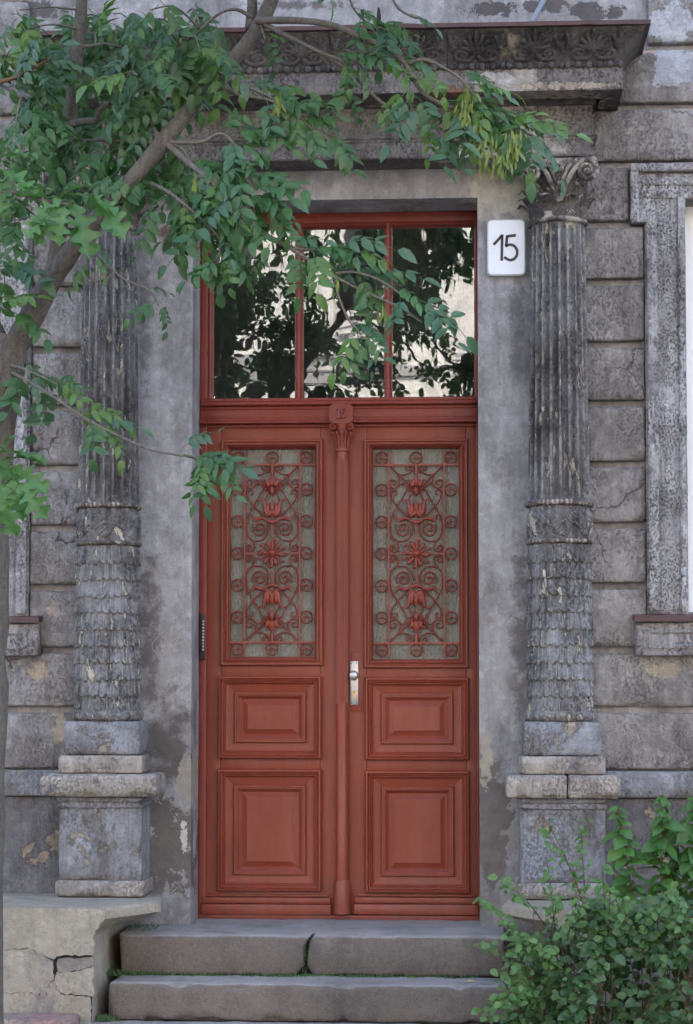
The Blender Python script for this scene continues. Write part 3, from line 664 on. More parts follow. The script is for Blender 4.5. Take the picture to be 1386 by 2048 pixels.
# ------------------------------------------------------------------ columns
CXR = X(1118, -0.07, 900); CYC = -0.075
cz_ = lambda py: P(1118, py, -0.2).z
def column(right):
    lab = 'flaking grey column with feathered lower shaft beside the number plate' if right else 'flaking grey column behind the tree, left of the door'
    c = thing('column', lab, 'column', (CXR if right else mir(CXR) - 0.02, CYC, 0), 'columns flanking the door')
    sd_ = 0.0 if right else 7.3
    # --- upper, fluted shaft
    z1, z0 = cz_(440), cz_(1002); rt, rb = 0.116, 0.133; NF = 20; per = 10
    rows = []; nz = 60
    for j in range(nz + 1):
        t = j / nz; z = z0 + (z1 - z0) * t; r0 = rb + (rt - rb) * t; row = []
        endf = min(1, min(t, 1 - t) / 0.018)
        for i in range(NF * per):
            u = (i % per) / per; a = 2 * math.pi * i / (NF * per)
            d = 0.0
            if 0.12 < u < 0.88: d = 0.023 * math.sqrt(max(0, 1 - ((u - 0.5) / 0.38) ** 2)) * endf
            q = Vector((math.cos(a), math.sin(a), z * 1.0)); 
            nn = noise.noise(Vector((q.x * 4, q.y * 4, z * 9 + sd_))) * 0.0014 + noise.noise(Vector((q.x * 14, q.y * 14, z * 40 + sd_))) * 0.0009
            r = r0 - d + nn
            row.append((r * math.cos(a), r * math.sin(a), z))
        rows.append(row)
    MB().grid(rows, True).build('fluted_shaft', M['column'], c, smooth=45)
    # --- leaf band between two roped rings
    zb1, zb0 = cz_(1010), cz_(1080)
    def rope(zc_, rr, rad, nm, tw=44):
        rows = []; n = 176
        for i in range(n):
            a = 2 * math.pi * i / n; k = rad * (1 + 0.16 * math.sin(a * tw)) + noise.noise(Vector((math.cos(a) * 6, math.sin(a) * 6, zc_ + sd_))) * 0.0025
            rows.append([((rr + k * math.cos(q)) * math.cos(a), (rr + k * math.cos(q)) * math.sin(a), zc_ + k * 0.9 * math.sin(q)) for q in (2 * math.pi * j / 10 for j in range(10))])
        rows.append(rows[0])
        return MB().grid(rows, True).build(nm, M['capital'], c, smooth=50)
    rope(cz_(1004), 0.133, 0.013, 'ring'); rope(cz_(1081), 0.132, 0.010, 'ring'); rope(cz_(436), 0.119, 0.013, 'ring', 0)
    rows = []; nz = 40; n = 240
    lv = []
    rnd = random.Random(5)
    for k in range(14):
        a = 2 * math.pi * k / 14; up = 1 if k % 2 else -1
        lv.append((a, 0.5 + 0.0 * up, a + 0.30, 0.5 + 0.33 * up, 0.17)); lv.append((a + 0.1, 0.5, a - 0.16, 0.5 - 0.30 * up, 0.13))
        lv.append((a, 0.5 + 0.12 * up, a + 0.449, 0.5 - 0.12 * up, 0.05))
    for j in range(nz + 1):
        t = j / nz; z = zb0 + (zb1 - zb0) * t; row = []
        for i in range(n):
            a = 2 * math.pi * i / n; h = 0
            for (a0, t0, a1, t1, w) in lv:
                da = (a - a0 + math.pi) % (2 * math.pi) - math.pi
                if abs(da) > 0.8: continue
                d, tt = seg_d((da, t), (0, t0), (a1 - a0, t1)); ww = w * math.sin(math.pi * min(1, 0.15 + 0.8 * tt)) ** 0.7
                if d < ww: h = max(h, 0.011 * math.sqrt(1 - (d/ww)**2) + 0.003 * math.cos(tt * 30))
            r = 0.128 + h + noise.noise(Vector((math.cos(a)*12, math.sin(a)*12, z*40 + sd_))) * 0.002
            row.append((r * math.cos(a), r * math.sin(a), z))
        rows.append(row)
    MB().grid(rows, True).build('leaf_band', M['column'], c, smooth=60)
    # --- lower shaft: rows of overlapping feather leaves
    z1, z0 = cz_(1086), cz_(1424); NR = 10; NL = 26; n = NL * 10; nz = NR * 12; rows = []
    for j in range(nz + 1):
        tt = j / nz * NR; z = z1 + (z0 - z1) * j / nz; row = []
        r0 = 0.129 + 0.004 * (j / nz)
        for i in range(n):
            a = 2 * math.pi * i / n
            # the row above overlaps the root of the row below
            rowi = int(tt) - 1; f = tt - rowi; u = (a / (2*math.pi) * NL + 0.5 * (rowi % 2)) % 1.0; tip = 1.14 - 0.24 * abs(2*u - 1) ** 2.2 + 0.13 * noise.noise(Vector((i * 0.21, rowi * 3.7, sd_)))
            if f <= tip and rowi >= 0: h = 0.0112 - 0.004 * abs(2*u - 1) ** 3 + 0.002 * noise.noise(Vector((i * 0.4, tt * 5, 2)))
            else:
                u = (a / (2*math.pi) * NL + 0.5 * (int(tt) % 2)) % 1.0; f = tt - int(tt)
                h = 0.001 + 0.0085 * f - 0.005 * abs(2*u - 1) ** 3 + 0.0022 * math.cos(u * 2 * math.pi * 3) * min(1, f + 0.4)
            wv = noise.noise(Vector((math.cos(a)*9, math.sin(a)*9, z*22 + sd_)))
            r = r0 + h + wv * 0.0035 + noise.noise(Vector((math.cos(a)*26, math.sin(a)*26, z*45 + sd_))) * 0.0016
            row.append((r * math.cos(a), r * math.sin(a), z + wv * 0.004))
        rows.append(row)
    MB().grid(rows, True).build('feathered_shaft', M['column'], c, smooth=60)
    # --- torus and moulded base
    rows = []
    zt = cz_(1432); rr_ = 0.133
    for j in range(11):
        q = -math.pi/2 + math.pi * j / 10; row = []
        for i in range(64):
            a = 2 * math.pi * i / 64; k = 1 + noise.noise(Vector((math.cos(a)*8, math.sin(a)*8, j*0.3 + sd_))) * 0.10
            row.append(((rr_ + 0.024 * math.cos(q) * k) * math.cos(a), (rr_ + 0.024 * math.cos(q) * k) * math.sin(a), zt + 0.024 * math.sin(q)))
        rows.append(row)
    rows.insert(0, [(p[0]*0.8, p[1]*0.8, p[2]) for p in rows[0]]); rows.append([(p[0]*0.85, p[1]*0.85, p[2]) for p in rows[-1]])
    MB().grid(rows, True).build('torus', M['column'], c, smooth=60)
    # --- pedestal (local x, depth from the wall)
    pd = obj('pedestal', None, c)
    def st(hw, yf, py1, py0, nm, mat, par, r=0.008, chip=0.008, amp=0.002):
        z1_, z0_ = P(1118, py1, yf).z, P(1118, py0, yf).z
        return MB().rbox(-hw, hw, yf - CYC, 0.012 - CYC, z0_, z1_, r=r, seg=0.025, amp=amp, chip=chip).build(nm, mat, par, smooth='all')
    st(0.162, -0.225, 1443.5, 1512, 'base_block', M['pedestal'], pd, r=0.014, chip=0.014)
    st(0.178, -0.243, 1513, 1549, 'plinth_stone', M['slab'], pd)
    hw = 0.236; yf = -0.29; z1_, z0_ = P(1118, 1551, yf).z, P(1118, 1597, yf).z
    if right:
        for a, b2 in ((-hw, 0.016), (0.02, hw)): MB().rbox(a, b2, yf - CYC, 0.012 - CYC, z0_, z1_, r=0.012, seg=0.02, amp=0.0025, chip=0.012).build('slab', M['slab'], pd, smooth='all')
    else: MB().rbox(-hw - 0.012, hw + 0.012, yf - CYC, 0.012 - CYC, z0_, z1_, r=0.02, seg=0.02, amp=0.003, chip=0.014).build('slab', M['slab'], pd, smooth='all')
    st(0.188, -0.247, 1596.5, 1607, 'necking', M['pedestal'], pd); st(0.183, -0.238, 1606, 1620, 'necking', M['pedestal'], pd)
    st(0.176, -0.228, 1619, 1768, 'die', M['pedestal'], pd, r=0.005, chip=0.008)
    st(0.19, -0.245, 1767, 1800, 'base_moulding', M['slab'], pd, r=0.014)
    # --- capital
    cp = obj('capital', None, c)
    zb, zt_ = cz_(436), cz_(328); hgt = zt_ - zb
    prof = [(0.112, 0), (0.113, 0.25), (0.118, 0.5), (0.128, 0.75), (0.142, 0.95), (0.146, 1.0)]
    MB().lathe([(r, zb + hgt * t) for r, t in prof] + [(0.02, zt_)], 40).build('bell', M['capital'], cp, smooth=50)
    def aleaf(ang, z0_, hh, ww, out, r0):
        rows = []; ns, nt = 12, 14
        for j in range(nt + 1):
            t = j / nt; row = []
            curl = out * max(0, t - 0.45) ** 2 * 3.2
            zz = z0_ + hh * (t if t < 0.85 else 0.85 + 0.15 * math.sin((t - 0.85) / 0.15 * math.pi) * 0.6 - (t - 0.85) * 0.5)
            half = ww * (0.75 + 0.25 * math.sin(t * 3.1)) * (1 - 0.15 * t) * (1 + 0.16 * math.cos(t * 19)) * (math.sqrt(max(0.02, 1 - max(0, t - 0.8) / 0.2)))
            for i in range(ns + 1):
                s_ = -1 + 2 * i / ns
                rr = r0(t) + 0.006 + curl + 0.007 * (1 - s_ * s_) - 0.004 * abs(math.sin(s_ * 7 + t * 2))
                a = ang + s_ * half / rr
                row.append((rr * math.cos(a), rr * math.sin(a), zz))
            rows.append(row)
        return rows
    r0f = lambda t: 0.112 + 0.012 * t
    for k in range(8):
        a = -math.pi / 2 + 2 * math.pi * k / 8 + math.pi / 8
        if math.sin(a) > 0.5: continue
        MB().grid(aleaf(a, zb + 0.004, hgt * 0.46, 0.046, 0.055, r0f)).build('acanthus_leaf', M['capital'], cp, smooth=60)
    for k in range(8):
        a = -math.pi / 2 + 2 * math.pi * k / 8
        if math.sin(a) > 0.5: continue
        MB().grid(aleaf(a, zb + 0.01, hgt * 0.68, 0.04, 0.04, lambda t: 0.108 + 0.014 * t)).build('acanthus_leaf', M['capital'], cp, smooth=60)
    # volutes with their rising stems, at the two front corners
    for s_ in (-1, 1):
        vc = Vector((s_ * 0.118, -0.122, zt_ - 0.035))
        pts = [(0.012 * s_, -0.128, zb + hgt * 0.32), (0.026 * s_, -0.136, zb + hgt * 0.55), (0.052 * s_, -0.142, zb + hgt * 0.80), (0.088 * s_, -0.146, zt_ - 0.004)]
        pts = smoothpath(pts, 5); n = 30; out = []
        for i in range(n + 1):
            t = i / n; rr = 0.040 * (1 - t) + 0.006; a = math.pi * 0.62 - t * 2 * math.pi * 1.9
            out.append((vc.x + s_ * rr * math.cos(a) , vc.y - 0.018 - 0.012 * t, vc.z + rr * math.sin(a)))
        full = pts + out
        rad = [0.008 + 0.006 * min(1, i / len(pts)) for i in range(len(pts))] + [0.014 - 0.005 * i / n for i in range(n + 1)]
        MB().tube(full, rad, 8, flat=1.5).build('volute', M['capital'], cp, smooth=60)
        MB().lathe([(0.0015, -0.012), (0.008, -0.01), (0.012, 0.0), (0.012, 0.02)], 12, (vc.x, vc.y - 0.035, vc.z), axis='y').build('volute_eye', M['capital'], cp, smooth=60)
        # second, inner stem
        q = smoothpath([(0.004 * s_, -0.13, zb + hgt * 0.30), (0.012 * s_, -0.137, zb + hgt * 0.6), (0.03 * s_, -0.14, zb + hgt * 0.86), (0.05 * s_, -0.145, zt_ - 0.004)], 5)
        MB().tube(q, [0.006 + 0.005 * i / len(q) for i in range(len(q))], 7).build('stem', M['capital'], cp, smooth=60)
    fl = MB()
    for k in range(6):
        a = k * math.pi / 3 + 0.3; fl.lathe([(0.001, 0.012), (0.009, 0.006), (0.011, -0.004), (0.005, -0.012)], 8, (0.014 * math.cos(a), -0.152, zt_ - 0.014 + 0.014 * math.sin(a)))
    fl.build('flower', M['capital'], cp, smooth=60)
    # abacus: broken slab with concave front
    rows = []
    for z in (zt_ - 0.004, zt_ + 0.004, cz_(317)):
        row = []
        for i in range(41):
            u = -1 + 2 * i / 40
            yy = -0.165 + 0.03 * (1 - u * u) + noise.noise(Vector((u * 5, z * 30, sd_))) * 0.008
            row.append((u * 0.165, yy, z))
        rows.append([(-0.165, 0.06, z)] + row + [(0.165, 0.06, z)])
    rows = [[(0, 0.06, p[2]) for p in rows[0]]] + rows + [[(0, 0.06, p[2]) for p in rows[-1]]]
    MB().grid(rows).build('abacus', M['capital'], cp, smooth=40)
    return c
column(True); column(False)

# ================================================================== THE DOOR
dX = lambda px, py=1300: X(px, DY, py)
dZ = lambda py, px=680: Z(py, DY, px)
zT1, zT0 = dZ(801), dZ(848)                                   # transom bar
fr = thing('door_frame', 'red painted door frame with a three pane transom light over the door', 'door frame')
def fbox(x0, x1, y0, y1, z0, z1, nm, mat, par, r=0.005, **kw): return MB().rbox(x0, x1, y0, y1, z0, z1, r=r, seg=0.08, amp=0.0006, **kw).build(nm, mat, par, smooth='all')
zH = OZ1 + 0.0
fbox(OX0, dX(414), DY - 0.012, DY + 0.1, Z_LAND, zH, 'post', M['red2'], fr)
fbox(dX(953), OX1, DY - 0.012, DY + 0.1, Z_LAND, zH, 'post', M['red2'], fr)
tfx0, tfx1 = dX(414), dX(953); tfz0, tfz1 = zT1, zH
# top rail and transom lights
zP1 = P(680, 452, DY).z; zP0 = dZ(797)
fbox(OX0, OX1, DY - 0.008, DY + 0.1, zP1 + 0.012, zH, 'head_rail', M['red2'], fr)
panes = [(dX(426, 620), dX(589, 620)), (dX(606, 620), dX(768, 620)), (dX(784, 620), dX(949, 620))]
pf = [(0, 0.0), (0, -0.014), (0.006, -0.017), (0.011, -0.013), (0.016, -0.002), (0.02, 0.012), (0.022, 0.03)]
for (a, c) in panes:
    g_ = 0.011
    MB().frame(a - g_ - 0.009, c + g_ + 0.009, zP0 - 0.012, zP1 + 0.014, pf, y=DY + 0.012).build('glazing_bead', M['red2'], fr)
    pn = MB(); 
    MB().box(a - 0.012, c + 0.012, DY + 0.034, DY + 0.038, zP0 - 0.004, zP1 + 0.004).build('pane', M['glass'], fr)
for a, c in ((panes[0][1], panes[1][0]), (panes[1][1], panes[2][0])):
    xm = (a + c) / 2
    fbox(xm - 0.016, xm + 0.016, DY + 0.006, DY + 0.07, zP0, zP1, 'mullion', M['red2'], fr)
    MB().lathe([(0.011, zP0 - 0.005), (0.011, zP1 + 0.02)], 14, (xm, DY + 0.004, 0)).build('mullion_bead', M['red2'], fr, smooth=50)
fbox(OX0 + 0.02, panes[0][0] - 0.012, DY + 0.002, DY + 0.07, zP0, zP1, 'side_rail', M['red2'], fr)
fbox(panes[2][1] + 0.010, OX1 - 0.004, DY + 0.002, DY + 0.07, zP0, zP1, 'side_rail', M['red2'], fr)
# transom bar with its mouldings
def bar(py1, py0, out, nm, r=0.004): return fbox(OX0 + 0.004, OX1 - 0.002, DY - out, DY + 0.1, dZ(py0), dZ(py1), nm, M['red2'], fr, r=r)
bar(796, 804, 0.022, 'transom_moulding', 0.006); bar(804, 812, 0.040, 'transom_moulding', 0.008); bar(812, 819, 0.018, 'transom_moulding')
bar(819, 837, 0.022, 'transom_bar'); bar(837, 843, 0.036, 'transom_moulding', 0.005); bar(843, 848, 0.048, 'transom_moulding', 0.006); bar(848, 855, 0.012, 'transom_moulding')
fbox(OX0, OX1, DY - 0.02, DY + 0.12, Z_LAND - 0.01, dZ(1829), 'threshold', M['red2'], fr)
# carved number block
bx0, bx1, bz0, bz1 = dX(660, 830), dX(708, 830), dZ(851), dZ(812)
k = 0.016
MB().poly([(bx0 + k, bz0), (bx1 - k, bz0), (bx1, bz0 + k), (bx1, bz1 - k), (bx1 - k, bz1), (bx0 + k, bz1), (bx0, bz1 - k), (bx0, bz0 + k)], DY - 0.075, DY).build('number_block', M['red2'], fr)
def strokes(lst, x0, z0, sc, y, rad, mat, nm, par, flat=0.6):
    m_ = MB()
    for pl in lst: m_.tube([(x0 + u * sc, y, z0 + v * sc) for u, v in pl], rad, 6, flat=flat)
    return m_.build(nm, mat, par, smooth=50)
bxm, bzm = (bx0 + bx1) / 2, (bz0 + bz1) / 2
strokes([[(-0.75, 0.55), (-0.45, 0.75), (-0.45, -0.75)], [(-0.75, -0.75), (-0.15, -0.75)], [(0.75, 0.75), (0.2, 0.72), (0.16, 0.1), (0.45, 0.2), (0.72, 0.05), (0.78, -0.3), (0.6, -0.65), (0.3, -0.76), (0.08, -0.6)]], bxm, bzm, 0.026, DY - 0.077, 0.0062, M['red2'], 'carved_number', fr, 0.9)

# ironwork, drawn once for a quarter and turned about both axes (units: metres from the centre)
IS = 1.0 / (6.93 * 450)
def q4(pts): return [((x - 710) * IS, (1583 - y) * IS) for x, y in pts]
QUARTER = {
 'corner_scroll': ([(335, 350), (400, 415), (470, 470), (545, 478), (610, 455), (650, 415), (652, 370), (620, 348), (585, 362), (572, 395), (592, 418), (615, 405)], 0.0036),
 'side_scroll': ([(345, 358), (410, 425), (460, 480), (482, 540), (482, 600), (455, 648), (405, 668), (355, 645), (337, 600), (352, 562), (395, 548), (428, 578), (420, 612), (390, 612)], 0.0036),
 'tendril': ([(484, 625), (520, 598), (548, 610), (565, 640), (590, 636), (604, 610)], 0.0036),
 'long_scroll': ([(412, 765), (440, 742), (432, 705), (398, 690), (364, 715), (360, 775), (400, 855), (455, 925), (545, 1025), (622, 1110), (655, 1180), (658, 1270), (630, 1345), (570, 1395), (500, 1408), (430, 1400), (375, 1350), (348, 1270), (350, 1140), (385, 1030), (450, 920), (520, 800), (585, 680), (612, 628)], 0.0036),
 'foot_scroll': ([(385, 1355), (432, 1405), (462, 1470), (452, 1530), (410, 1556), (362, 1540), (345, 1500), (365, 1468), (400, 1475), (408, 1508), (385, 1520)], 0.0036),
 'inner_spiral': ([(438, 1165), (430, 1230), (455, 1295), (515, 1330), (575, 1310), (604, 1250), (596, 1195), (550, 1165), (505, 1180), (488, 1225), (510, 1262), (540, 1258), (552, 1228)], 0.0044),
 'diagonal_bar': ([(340, 352), (480, 490), (600, 610), (675, 690)], 0.0036),
 'bud_stem': ([(635, 705), (612, 690), (622, 668), (648, 672), (660, 700), (650, 745), (625, 790), (612, 835)], 0.0036),
}
def grille_parts(par):
    def mk(nm, m_): return m_.build(nm, M['iron'], par, smooth=60)
    for nm, (pts, rad) in QUARTER.items():
        base = smoothpath(q4(pts), 5)
        for sx_ in (1, -1):
            for sz_ in (1, -1):
                mk(nm, MB().tube([(sx_ * x, 0.0006 * (len(nm) % 3), sz_ * z) for x, z in base], rad, 6, flat=1.2))
    for sz_ in (1, -1):
        Q = lambda pts, y=0.0: [(a, y, sz_ * c) for a, c in q4(pts)]
        mk('spear', MB().tube(Q([(710, 330), (710, 430), (710, 520)]), [0.010, 0.008, 0.006], 8))
        # small lily
        m_ = MB()
        for s_ in (-1, 1):
            mm = lambda x: 710 + s_ * (x - 710)
            m_.tube(smoothpath(Q([(mm(700), 500), (mm(672), 590), (mm(655), 630), (mm(640), 575), (mm(605), 545), (mm(570), 560)], -0.006), 4), [0.003 + 0.0065 * math.sin(math.pi * min(1, i / 20 + 0.1)) ** 1.0 * (1 if i < 14 else 0.4) for i in range(21)], 7)
        m_.tube(Q([(710, 480), (710, 560), (710, 620), (710, 645)], -0.009), [0.003, 0.010, 0.012, 0.003], 8)
        m_.tube(Q([(705, 640), (707, 680), (707, 715), (707, 750), (707, 775)], -0.004), [0.004, 0.010, 0.0125, 0.008, 0.002], 8)
        mk('lily', m_)
        # tulip
        m_ = MB()
        for s_ in (-1, 1):
            mm = lambda x: 710 + s_ * (x - 710)
            pts = smoothpath(Q([(mm(512), 842), (mm(560), 828), (mm(595), 860), (mm(612), 930), (mm(628), 1000), (mm(655), 1040), (mm(690), 1000), (mm(698), 930), (mm(680), 880)], -0.006), 4); n = len(pts)
            m_.tube(pts, [0.003 + 0.0105 * max(0, math.sin(math.pi * max(0.0, (i / (n-1)) - 0.12) / 0.88)) for i in range(n)], 8)
            m_.tube(Q([(mm(652), 890), (mm(650), 960), (mm(655), 1030)], -0.012), [0.004, 0.010, 0.006], 7)
        m_.tube(Q([(710, 850), (710, 920), (710, 990), (710, 1010)], -0.008), [0.003, 0.012, 0.010, 0.003], 8)
        mk('tulip', m_)
        m_ = MB(); m_.tube(Q([(600, 1105), (650, 1125), (710, 1150), (770, 1125), (820, 1105)], -0.003), [0.003, 0.006, 0.009, 0.006, 0.003], 8); m_.tube(Q([(710, 1100), (710, 1170), (710, 1190)], -0.003), [0.004, 0.007, 0.003], 8); mk('boss', m_)
        for s_ in (-1, 1):
            mm = lambda x: 710 + s_ * (x - 710)
            pts = smoothpath(Q([(mm(640), 1135), (mm(590), 1092), (mm(530), 1090), (mm(480), 1112), (mm(440), 1080), (mm(412), 1022)], -0.004), 4); n = len(pts)
            m_ = MB().tube(pts, [0.0025 + 0.0055 * math.sin(math.pi * min(1, 0.1 + 0.85 * i / (n-1))) for i in range(n)], 8)
            m_.tube(Q([(mm(500), 1100), (mm(462), 1128), (mm(436), 1135)], -0.006), [0.007, 0.006, 0.002], 6)
            mk('acanthus', m_)
    # sunburst
    m_ = MB()
    for k in range(12):
        a = math.pi / 12 + math.pi / 6 * k
        if k % 2 == 0: pr = [(0.01, .004), (0.035, .0035), (0.052, .003), (0.056, .0065), (0.062, .008), (0.068, .003)]
        else: pr = [(0.01, .004), (0.025, .004), (0.042, .0085), (0.052, .008), (0.060, .003)]
        a += 0.12
        m_.tube([(r * math.cos(a), -0.006, r * math.sin(a)) for r, _ in pr], [q * 1.2 for _, q in pr], 7)
    for k in range(4):
        a = k * math.pi / 2; pr = [(0.01, .004), (0.03, .005), (0.05, .0065), (0.066, .003)]
        m_.tube([(r * math.cos(a), -0.008, r * math.sin(a)) for r, _ in pr], [q for _, q in pr], 7)
    m_.lathe([(0.001, -0.028), (0.010, -0.025), (0.018, -0.015), (0.021, -0.004), (0.021, 0.004)], 16, axis='y')
    mk('sunburst', m_)
    return
GW, GH = 168 / 450, 417 / 450                                  # glass opening
def door_leaf(right):
    if right:
        lab = 'right door leaf with the knob plate, fluted centre post and iron grille over glass'; o = (832.5, 1107)
        L = dict(x0=690, x1=953, glass=(728, 936, 879, 1336), pans=[(731, 938, 1355, 1520), (731, 939, 1541, 1785)], rail=(708, 957))
    else:
        lab = 'left door leaf with panels and iron grille, ash twig hanging before it'; o = (543.5, 1106)
        L = dict(x0=414, x1=689, glass=(443, 646, 880, 1331), pans=[(437, 643, 1352, 1517), (436, 643, 1538, 1782)], rail=(404, 663))
    c0 = Vector((dX(o[0], 1107), DY, dZ(o[1], o[0])))
    d = thing('door_leaf', lab, 'door', (c0.x, DY, Z_LAND), 'leaves of the red double door')
    lx = lambda px, py=1300: dX(px, py) - c0.x
    lz = lambda py: dZ(py, o[0]) - Z_LAND
    xa, xb = lx(L['x0']), lx(L['x1']); zb, zt = lz(1829), lz(849)
    g = L['glass']; gx0, gx1, gz0, gz1 = -GW/2, GW/2, c0.z - Z_LAND - GH/2, c0.z - Z_LAND + GH/2
    gx0o, gx1o, gz1o, gz0o = lx(g[0], 1107), lx(g[1], 1107), lz(g[2]), lz(g[3])
    e = 0.012
    pan = [(lx(p[0], 1500), lx(p[1], 1500), lz(p[3]), lz(p[2])) for p in L['pans']]
    # flush stiles and rails round the openings
    def fb(a, b_, z0, z1, nm, **kw): return MB().rbox(a, b_, 0.0, 0.05, z0, z1, r=0.002, seg=0.12, amp=0.0005).build(nm, M['red'], d, smooth='all')
    sl, sr = min([gx0o] + [p[0] for p in pan]) + e, max([gx1o] + [p[1] for p in pan]) - e
    fb(xa, sl, zb, zt, 'stile'); fb(sr, xb, zb, zt, 'stile')
    fb(sl + 0.0006, sr - 0.0006, gz1o - e, zt, 'rail'); fb(sl + 0.0006, sr - 0.0006, pan[0][3] - e, gz0o + e, 'rail')
    fb(sl + 0.0006, sr - 0.0006, pan[1][3] - e, pan[0][2] + e, 'rail'); fb(sl + 0.0006, sr - 0.0006, zb, pan[1][2] + e, 'rail')
    # glazed panel
    gp = [(0, 0.004), (0, -0.016), (0.004, -0.020), (0.010, -0.020), (0.013, -0.013), (0.017, -0.013), (0.019, -0.018), (0.024, -0.020), (0.027, -0.012), (0.031, -0.010), (0.034, 0.004), (0.038, 0.010), (0.040, 0.036)]
    deep = lambda pr, k=1.45: [(i_, d_ * k if d_ < 0 else d_) for i_, d_ in pr]
    gp = deep(gp)
    mo = MB().frame(gx0o, gx1o, gz0o, gz1o, gp).build('grille_moulding', M['red'], d)
    MB().box(gx0o + 0.03, gx1o - 0.03, 0.036, 0.042, gz0o + 0.03, gz1o - 0.03).build('glass', M['obscure'], d)
    # raised and fielded lower panels
    pp = [(0, 0.003), (0, -0.017), (0.004, -0.022), (0.010, -0.023), (0.0125, -0.014), (0.018, -0.016), (0.022, -0.014), (0.0235, -0.006), (0.029, -0.007), (0.032, -0.004), (0.034, 0.003), (0.041, 0.006), (0.070, 0.010)]
    pq = [(0.070, 0.010), (0.070, -0.002), (0.074, -0.006), (0.080, -0.006), (0.082, 0.001), (0.087, 0.001), (0.091, 0.004), (0.093, 0.012), (0.098, 0.015), (0.103, 0.020)]
    pr_ = [(0.103, 0.020), (0.108, 0.0195), (0.128, 0.011), (0.1285, 0.007), (0.130, 0.0065)]
    pp = deep(pp)
    for (a, b_, z0, z1) in pan:
        MB().frame(a, b_, z0, z1, pp).build('panel_moulding', M['red'], d)
        MB().frame(a, b_, z0, z1, pq).build('inner_moulding', M['red'], d)
        MB().frame(a, b_, z0, z1, pr_, fill=True).build('panel', M['red'], d)
    # base rail
    a, b_ = lx(L['rail'][0], 1810), lx(L['rail'][1], 1810)
    MB().rbox(a + 0.002, b_ - 0.002, -0.018, 0.01, lz(1807), lz(1794), r=0.006, seg=0.1, amp=0.0005).build('base_rail', M['red'], d, smooth='all')
    MB().rbox(a, b_, -0.028, 0.01, lz(1829), lz(1807.5), r=0.005, seg=0.1, amp=0.0008, chip=0.004).build('base_rail', M['red'], d, smooth='all')
    MB().rbox(a + 0.014, b_ - 0.014, -0.009, 0.01, lz(1793.5), lz(1788), r=0.004, seg=0.1, amp=0.0005).build('base_rail', M['red'], d, smooth='all')
    return d, c0
dl, cl = door_leaf(False)
gr = MB()
vx, hz = 55.7 / 450, 179.5 / 450
for s_ in (-1, 1):
    gr.box(s_ * vx - 0.0035, s_ * vx + 0.0035, -0.004, 0.004, -GH/2 - 0.004, GH/2 + 0.004)
    gr.box(-GW/2 - 0.004, GW/2 + 0.004, -0.0055, 0.0035, s_ * hz - 0.0042, s_ * hz + 0.0042)
gr.box(-vx, vx, -0.003, 0.003, -0.0028, 0.0028); gr.box(-0.003, 0.003, -0.0036, 0.0026, -hz, hz)
grille = gr.build('iron_grille', M['iron'], dl); grille.location = (0, 0.022, cl.z - Z_LAND)
grille_parts(grille)
ringm = MB(); rad = 12 / 450
ringm.tube([(rad * math.cos(a), 0, rad * math.sin(a)) for a in (2*math.pi*i/24 for i in range(25))], 0.0032, 6, flat=1.3, cap=False)
for a in (0, math.pi/2): ringm.tube([(-rad*math.cos(a), 0, -rad*math.sin(a)), (0, -0.002, 0), (rad*math.cos(a), 0, rad*math.sin(a))], [0.0026, 0.003, 0.0026], 6)
ringm.lathe([(0.001, -0.008), (0.004, -0.0065), (0.0055, -0.002), (0.0055, 0.003)], 10, axis='y')
ringme = ringm.build('ring', M['iron'], smooth=60, link=False)
rz = [GH/2 - 0.034 - (GH - 0.068) * i / 6 for i in range(7)]
for z in rz:
    for s_ in (-1, 1): obj('ring', ringme, grille, (s_ * (GW/2 - 0.033), -0.001, z))
for z in (rz[0], rz[-1]): obj('ring', ringme, grille, (0, -0.001, z))
dr, cr = door_leaf(True)
g2 = copy_tree(grille, dr); g2.location = (0, 0.022, cr.z - Z_LAND)
# centre post on the right leaf: base socket, plain shaft, fluted shaft, capital
pxm = dX(685, 1300) - cr.x
lz = lambda py: dZ(py) - Z_LAND
ps = obj('centre_post', None, dr, (pxm, -0.028, 0))
MB().lathe([(0.001, lz(1826)), (0.037, lz(1826)), (0.037, lz(1766)), (0.034, lz(1760)), (0.028, lz(1757)), (0.001, lz(1757))], 28).build('socket', M['red'], ps, smooth=40)
MB().lathe([(0.0275, lz(1757)), (0.0275, lz(1409)), (0.026, lz(1408))], 28).build('plain_shaft', M['red'], ps, smooth=50)
rows = []
for z in [lz(1409), lz(1405), lz(925), lz(920), lz(905)]:
    row = []
    for i in range(16 * 8):
        u = (i % 8) / 8; a = 2*math.pi*i/(16*8)
        dp = 0.0045 * math.sqrt(max(0, 1 - ((u - 0.5)/0.36)**2)) if z not in (lz(1409), lz(920), lz(905)) and abs(u-0.5) < 0.36 else 0
        r = 0.027 - dp; row.append((r*math.cos(a), r*math.sin(a), z))
    rows.append(row)
MB().grid(rows, True).build('fluted_shaft', M['red'], ps, smooth=35)
MB().lathe([(0.027, lz(906)), (0.033, lz(904)), (0.033, lz(900)), (0.028, lz(898)), (0.027, lz(890)), (0.030, lz(875)), (0.036, lz(862)), (0.045, lz(852)), (0.045, lz(849)), (0.001, lz(849))], 28).build('bell', M['red'], ps, smooth=45)
cpm = MB()
for k in range(-3, 4):
    a = -math.pi/2 + k * 0.5
    cpm.tube(smoothpath([(0.028*math.cos(a), 0.028*math.sin(a), lz(896)), (0.032*math.cos(a), 0.032*math.sin(a), lz(880)), (0.045*math.cos(a), 0.045*math.sin(a), lz(868)), (0.048*math.cos(a), 0.048*math.sin(a), lz(873))], 4), [0.004, 0.005, 0.006, 0.007, 0.007, 0.007, 0.007, 0.006, 0.006, 0.006, 0.005, 0.004, 0.003], 6)
cpm.build('capital_leaf', M['red'], ps, smooth=60)
